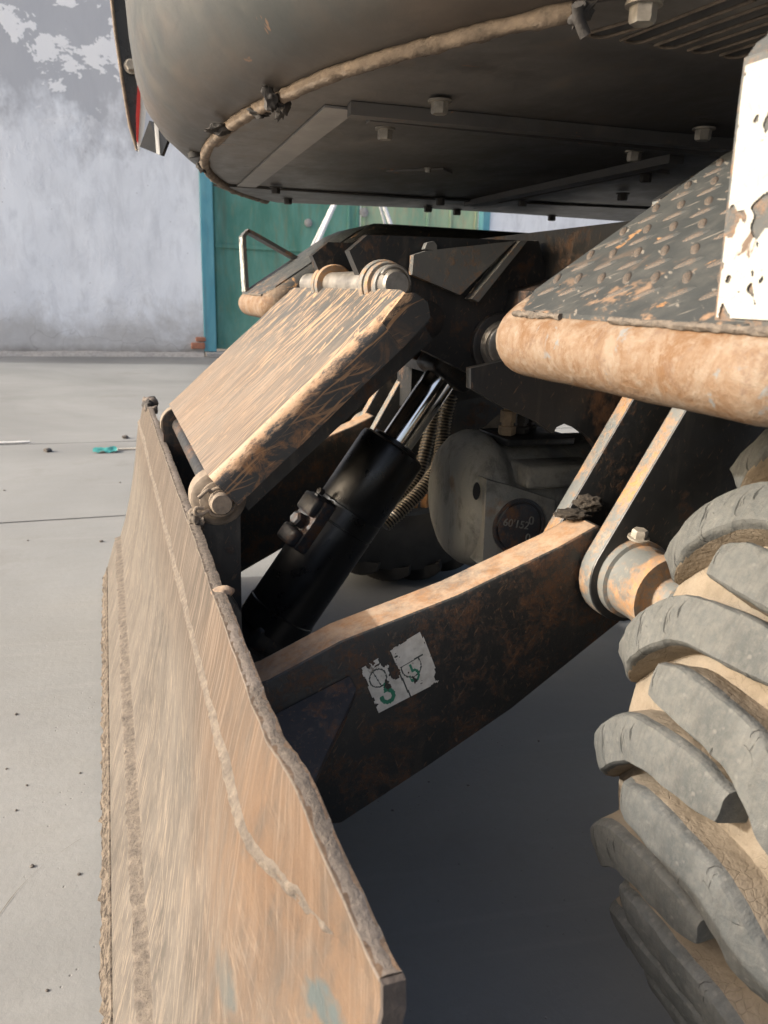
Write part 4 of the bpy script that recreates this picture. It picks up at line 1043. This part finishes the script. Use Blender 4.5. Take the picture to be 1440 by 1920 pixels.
    bm_obj('guard_bar', grid_bm(rows, thick=th_), MT['guardbar'], st_, 40)
    bm = bmesh.new(); vs = {}; NU, NV = 70, 150
    def vv(i, j):
        if (i, j) not in vs:
            z = .842+.14*j/NV; vs[(i, j)] = bm.verts.new((gx_+.0035-.0055*min(1, (z-.835)/.135)-.0012, g0+.005+(g1-g0-.008)*i/NU, z))
        return vs[(i, j)]
    for i in range(NU):
        for j in range(NV):
            u, v = i/NU, j/NV
            n = noise.noise(Vector((u*3, v*6, 4+near*3)))+.5*noise.noise(Vector((u*8, v*16, 9)))+(.45 if u > .8 else 0)*noise.noise(Vector((2, v*9, 1)))
            if n > .34: continue
            bm.faces.new((vv(i, j), vv(i+1, j), vv(i+1, j+1), vv(i, j+1)))
    bm_obj('reflective_tape', bm, MT['reflect'], st_)
    return st_
tag(build_step(.315, .705, True), 'black tread plate step with rusted rolled rim and taped guard bar')
tag(build_step(mir(.705), mir(.315), False), 'far step with bent guard bar')

# ---------------------------------------------------------------- upper structure
FZ = 1.09
seam_px = [(1080, 8), (990, 28), (900, 50), (820, 72), (750, 90), (680, 112), (620, 132), (560, 158), (500, 188), (455, 212), (420, 238), (395, 265), (383, 292), (388, 315), (405, 333), (440, 354), (500, 374)]
front = [at(a, b, Z=FZ) for a, b in seam_px]
near_side = [Vector((2.6, .40, FZ)), Vector((1.6, .40, FZ)), Vector((1.1, .40, FZ)), Vector((.75, .405, FZ)), Vector((.60, .43, FZ)), Vector((.505, .51, FZ)), Vector((.445, .59, FZ))]
far_side = [Vector((.62, 2.205, FZ)), Vector((.88, 2.195, FZ)), Vector((1.4, 2.18, FZ)), Vector((2.6, 2.17, FZ))]
outline = resample(near_side+front+far_side, .03)
on = []
for i, p in enumerate(outline):
    d = (outline[min(i+1, len(outline)-1)]-outline[max(0, i-1)]).normalized(); on.append(Vector((-d.y, d.x, 0)))
# smooth normals
for _ in range(6): on = [((on[max(0, i-1)]+on[i]+on[min(len(on)-1, i+1)])/3).normalized() for i in range(len(on))]
ctr = Vector((1.5, YC, FZ)); sgn = 1 if on[len(on)//2].dot(outline[len(on)//2]-ctr) > 0 else -1
on = [n*sgn for n in on]
RING = [(.0, .0), (.018, .002), (.048, .012), (.080, .034), (.103, .066), (.117, .11), (.124, .17), (.129, .26), (.132, .40), (.132, .7), (.11, .95)]
rows = []
for o_, h_ in RING:
    r = []
    for p, n in zip(outline, on):
        yf = smooth01((p.y-1.55)/.5); k = 1-.70*yf            # far corner hugs the seam closer
        sidef = 1-.75*smooth01((p.x-.55)/.35)
        r.append(p+n*(o_*k*sidef)+Vector((0, 0, h_)))
    rows.append(r)
bodyo = bm_obj('counterweight', grid_bm(rows), MT['body'], root, 60)
tag(bodyo, 'rounded grey brown counterweight shell of the upper structure')
lid = rows[-1]; bm = bmesh.new(); bm.faces.new([bm.verts.new(p) for p in lid]); bmesh.ops.triangulate(bm, faces=bm.faces[:])
bm_obj('hood', bm, MT['body'], bodyo)
bm = bmesh.new(); L0, L1 = [r[0] for r in rows], [r[-1] for r in rows]; grid_bm([L0, L1], bm); bm_obj('light_leak_panel', bm, MT['body'], bodyo)  # unseen panel added to keep light from leaking into the shell
# floor plate with vent slots (filled 2D curve with holes)
cu = bpy.data.curves.new('floor', 'CURVE'); cu.dimensions = '2D'; cu.fill_mode = 'BOTH'; cu.extrude = .004
def spl(pts):
    s = cu.splines.new('POLY'); s.points.add(len(pts)-1); s.use_cyclic_u = True
    for q, p in zip(s.points, pts): q.co = (p[0], p[1], 0, 1)
inner = [p-n*.004 for p, n in zip(outline, on)]
spl([(p.x, p.y) for p in inner])
slots = []
for k in range(7):
    x0 = .452+.0385*k; y0_, y1_ = .712-.001*k, (.575 if k else .655); r = .0108; sk = .012
    pts = [(x0+r*cos(radians(a)), y0_-r+r*sin(radians(a))) for a in range(0, 181, 20)]+[(x0+sk+r*cos(radians(a)), y1_+r+r*sin(radians(a))) for a in range(180, 361, 20)]
    slots.append(pts); spl(pts)
t = bpy.data.objects.new('tmp', cu); COL.objects.link(t); bpy.context.view_layer.update()
me = bpy.data.meshes.new_from_object(t.evaluated_get(bpy.context.evaluated_depsgraph_get())); bpy.data.objects.remove(t)
me.transform(Matrix.Translation((0, 0, FZ+.004)))
fl = link('floor_plate', me, MT['floor'], root); tag(fl, 'dark oily underbody floor plate with vent slots')
for pts in slots: bm_obj('slot_rim', tube_bm(resample([(x, y, FZ-.001) for x, y in pts+[pts[0]]], .006), .0016, 6), MT['trim'], fl, 60)
bm_obj('slot_shade_plate', box_bm((.75, .75, FZ+.11), (.7, .55, .02)), MT['dark'], fl)  # dark plate added behind the slots to stand for the shade inside
bm_obj('cooling_pipe', tube_bm([(.40, .62, FZ+.07), (.85, .66, FZ+.08)], .022, 14), MT['boltdark'], fl, 60)
# edge trim
def trim_r(t): return .0085+.002*noise.noise(Vector((t*40, 0, 0)))
tp = [p+Vector((0, 0, -.004)) for p in resample(front, .008)]
bm_obj('rubber_trim', tube_bm(tp, trim_r, 10, jit=.0025), MT['trim'], bodyo, 60)
tp2 = [p+Vector((.012, .010, -.002)) for p in resample(front[:12], .008)]
bm_obj('trim_lip', tube_bm(tp2, .005, 8, jit=.0015), MT['trim'], bodyo, 60)
def scrap(px, py, s, seed):
    bm = bmesh.new(); bmesh.ops.create_icosphere(bm, subdivisions=3, radius=1)
    for v in bm.verts:
        q = v.co.copy(); k = 1+.75*noise.noise(q*1.6+Vector((seed, 0, 0)))+.4*noise.noise(q*4+Vector((0, seed, 0))); v.co = Vector((q.x*1.35, q.y*.75, q.z*.55))*(k*s)
    c = at(px, py, Z=FZ-.010); bmesh.ops.rotate(bm, verts=bm.verts, cent=(0, 0, 0), matrix=Matrix.Rotation(seed*1.3, 3, 'X') @ Matrix.Rotation(.8+seed, 3, 'Z'))
    bmesh.ops.translate(bm, verts=bm.verts, vec=c)
    bm_obj('rubber_scrap', bm, MT['rag'], bodyo, 50)
for q in ((508, 184, .011, 1.1), (532, 200, .012, 4.2), (488, 212, .011, 2.7), (410, 241, .012, 5.5), (376, 315, .008, 3.3), (1092, 20, .010, 6.4), (520, 190, .010, 7.7)): scrap(*q)
bm_obj('drain_hole', lathe_bm(at(368, 285, Z=FZ+.004), (.2, .1, -1), [(0, .017), (.008, .017), (.009, .013), (-.006, .012)], 20), MT['dark'], bodyo, 40)
bm_obj('rubber_scrap', tube_bm([at(1083, 8, Z=FZ-.01), at(1085, 35, Z=FZ-.018), at(1098, 68, Z=FZ-.03)], .005, 8), MT['rag'], bodyo, 60)
# flat bars and rails under the floor
def bar(px0, px1, wid, thick, m, name='floor_rail', dz=0):
    a, b = at(*px0, Z=FZ-.001), at(*px1, Z=FZ-.001); d = (b-a).normalized(); n = Vector((-d.y, d.x, 0))*wid/2
    return bm_obj(name, slab_bm([a+n, b+n, b-n, a-n], (0, 0, -thick)), m, fl, 40, min(.002, thick*.3))
bar((455, 354), (640, 200), .045, .003, MT['strip'], 'floor_strip')
bar((655, 193), (1365, 262), .022, .016, MT['floor']); bar((690, 215), (1365, 285), .020, .010, MT['floor'])
bar((880, 377), (1270, 290), .030, .014, MT['floor']); bar((900, 388), (1240, 318), .04, .006, MT['floor'])
bar((735, 322), (840, 318), .05, .004, MT['floor'], 'access_plate')
band = [at(400, 345, Z=FZ-.002), at(520, 353, Z=FZ-.002), at(800, 371, Z=FZ-.002), at(1500, 402, Z=FZ-.002), at(1500, 430, Z=FZ-.002), at(800, 388, Z=FZ-.002), at(520, 377, Z=FZ-.002), at(440, 360, Z=FZ-.002)]
bm_obj('edge_flange', slab_bm(band, (0, 0, -.004)), MT['body'], fl)
for (px, py, m) in ((825, 188, 'bolt'), (722, 240, 'bolt'), (1320, 240, 'bolt'), (1190, 283, 'bolt'), (1212, 325, 'boltdark'), (1168, 362, 'boltdark'), (517, 350, 'boltdark'), (540, 371, 'boltdark'),
                    (803, 386, 'boltdark'), (857, 392, 'boltdark'), (826, 372, 'boltdark'), (980, 374, 'boltdark'), (1035, 403, 'boltdark'), (1208, 4, 'bolt')):
    hexbolt('bolt', at(px, py, Z=FZ-.004), (0, 0, -1), .0195, .0135, MT[m], fl)
hexbolt('bolt', at(803, 315, Z=FZ-.005), (0, 0, -1), .010, .007, MT['bolt'], fl)
# tail guard, tape and lamp lens on the far corner
gy = 2.0
gpx = [(206, -30), (216, 60), (229, 150), (243, 235), (257, 282), (262, 280), (262, 230), (258, 165), (247, 100), (238, 30), (232, -30)]
gd = bm_obj('tail_guard', prism_bm(xz(gpx, gy), gy, gy+.02), MT['guard'], root, 40, .004); tag(gd, 'curved black tail guard sheet')
bm_obj('guard_edge', tube_bm([at(a, b, Y=gy-.002) for a, b in gpx[:5]], .0035, 8), MT['trim'], gd, 60)
hexbolt('bolt', at(246, 125, Y=gy-.004), (-.1, -1, 0), .020, .016, MT['bolt'], gd)
bm_obj('marker_plate', prism_bm(xz([(266, 138), (277, 152), (278, 172), (270, 245), (260, 287), (257, 272), (261, 200)], gy-.03), gy-.034, gy-.03), MT['whitetape'], gd)
bm_obj('marker_red', prism_bm(xz([(258, 160), (263, 170), (263, 200), (259, 268), (256, 262), (255, 215)], gy-.035), gy-.038, gy-.0345), MT['redtape'], gd)
bm_obj('tail_lamp', slab_bm([at(280, 226, Y=1.85), at(324, 238, Y=1.83), at(303, 292, Y=1.84), at(262, 275, Y=1.88)], (.006, .006, 0)), MT['lens'], gd, 40, .002)
bm_obj('lamp_stripe', slab_bm([at(289, 229, Y=1.843), at(296, 231, Y=1.842), at(300, 290, Y=1.838), at(293, 288, Y=1.84)], (.001, .001, 0)), MT['whitetape'], gd)

# ================================================================== LITTER ON THE YARD
def pebble(px, py, r, m, name, label, cat, sc=(1, 1, .6), group=None):
    p = at(px, py, Z=0); bm = bmesh.new(); bmesh.ops.create_icosphere(bm, subdivisions=2, radius=r)
    for v in bm.verts: v.co *= 1+.35*noise.noise(v.co/r*1.3+Vector((px, py, 0)))
    for v in bm.verts: v.co = Vector((v.co.x*sc[0], v.co.y*sc[1], v.co.z*sc[2]))
    bm_obj_ = bm_obj(name, bm, m, None, 50); bm_obj_.location = (p.x, p.y, r*sc[2]*.7); return tag(bm_obj_, label, cat, group)
for (a, b, r) in ((190, 1016, .012), (90, 847, .03), (235, 822, .028), (30, 1340, .006), (60, 1625, .006), (148, 1640, .005), (52, 1014, .006), (225, 905, .008), (8, 920, .008), (12, 1442, .004), (50, 1473, .004), (88, 1858, .004), (30, 1520, .004), (150, 1450, .004), (715, 1178, .004), (1010, 1390, .004)):
    if r > .02: pebble(a, b, r*.7, MT['pebble'], 'stone', 'flat dark stone in the slab joint between white sliver and teal wrapper' if a < 150 else 'dark brown stone just past the slab joint behind the pale stick', 'stone')
    else: pebble(a, b, r*.55, MT['pebble'], 'pebble', 'small dark pebble lying on the pale concrete', 'pebble', group='pebbles scattered on the concrete')
wr = bmesh.new(); bmesh.ops.create_grid(wr, x_segments=9, y_segments=4, size=1)
for v in wr.verts: q = v.co.copy(); v.co = Vector((q.x*.06, q.y*.03, .014+.014*noise.noise(q*2.2)+.006*q.y))
o = bm_obj('plastic_wrapper', wr, MT['wrapper'], None, 60); o.location = at(197, 848, Z=0); tag(o, 'crumpled teal plastic wrapper lying on the concrete joint', 'wrapper')
o = bm_obj('stick', tube_bm([(-.06, 0, .006), (0, .004, .007), (.06, -.002, .006)], .005, 8), MT['stick'], None, 60); o.location = at(243, 844, Z=0); tag(o, 'short pale stick lying close beside the teal wrapper', 'stick')
o = bm_obj('stick', tube_bm([(-.09, 0, .007), (0, -.006, .008), (.08, .004, .007)], .006, 8), MT['cwhite'], None, 60); o.location = at(25, 832, Z=0); tag(o, 'white sliver of plastic strip lying in the slab joint', 'strip')
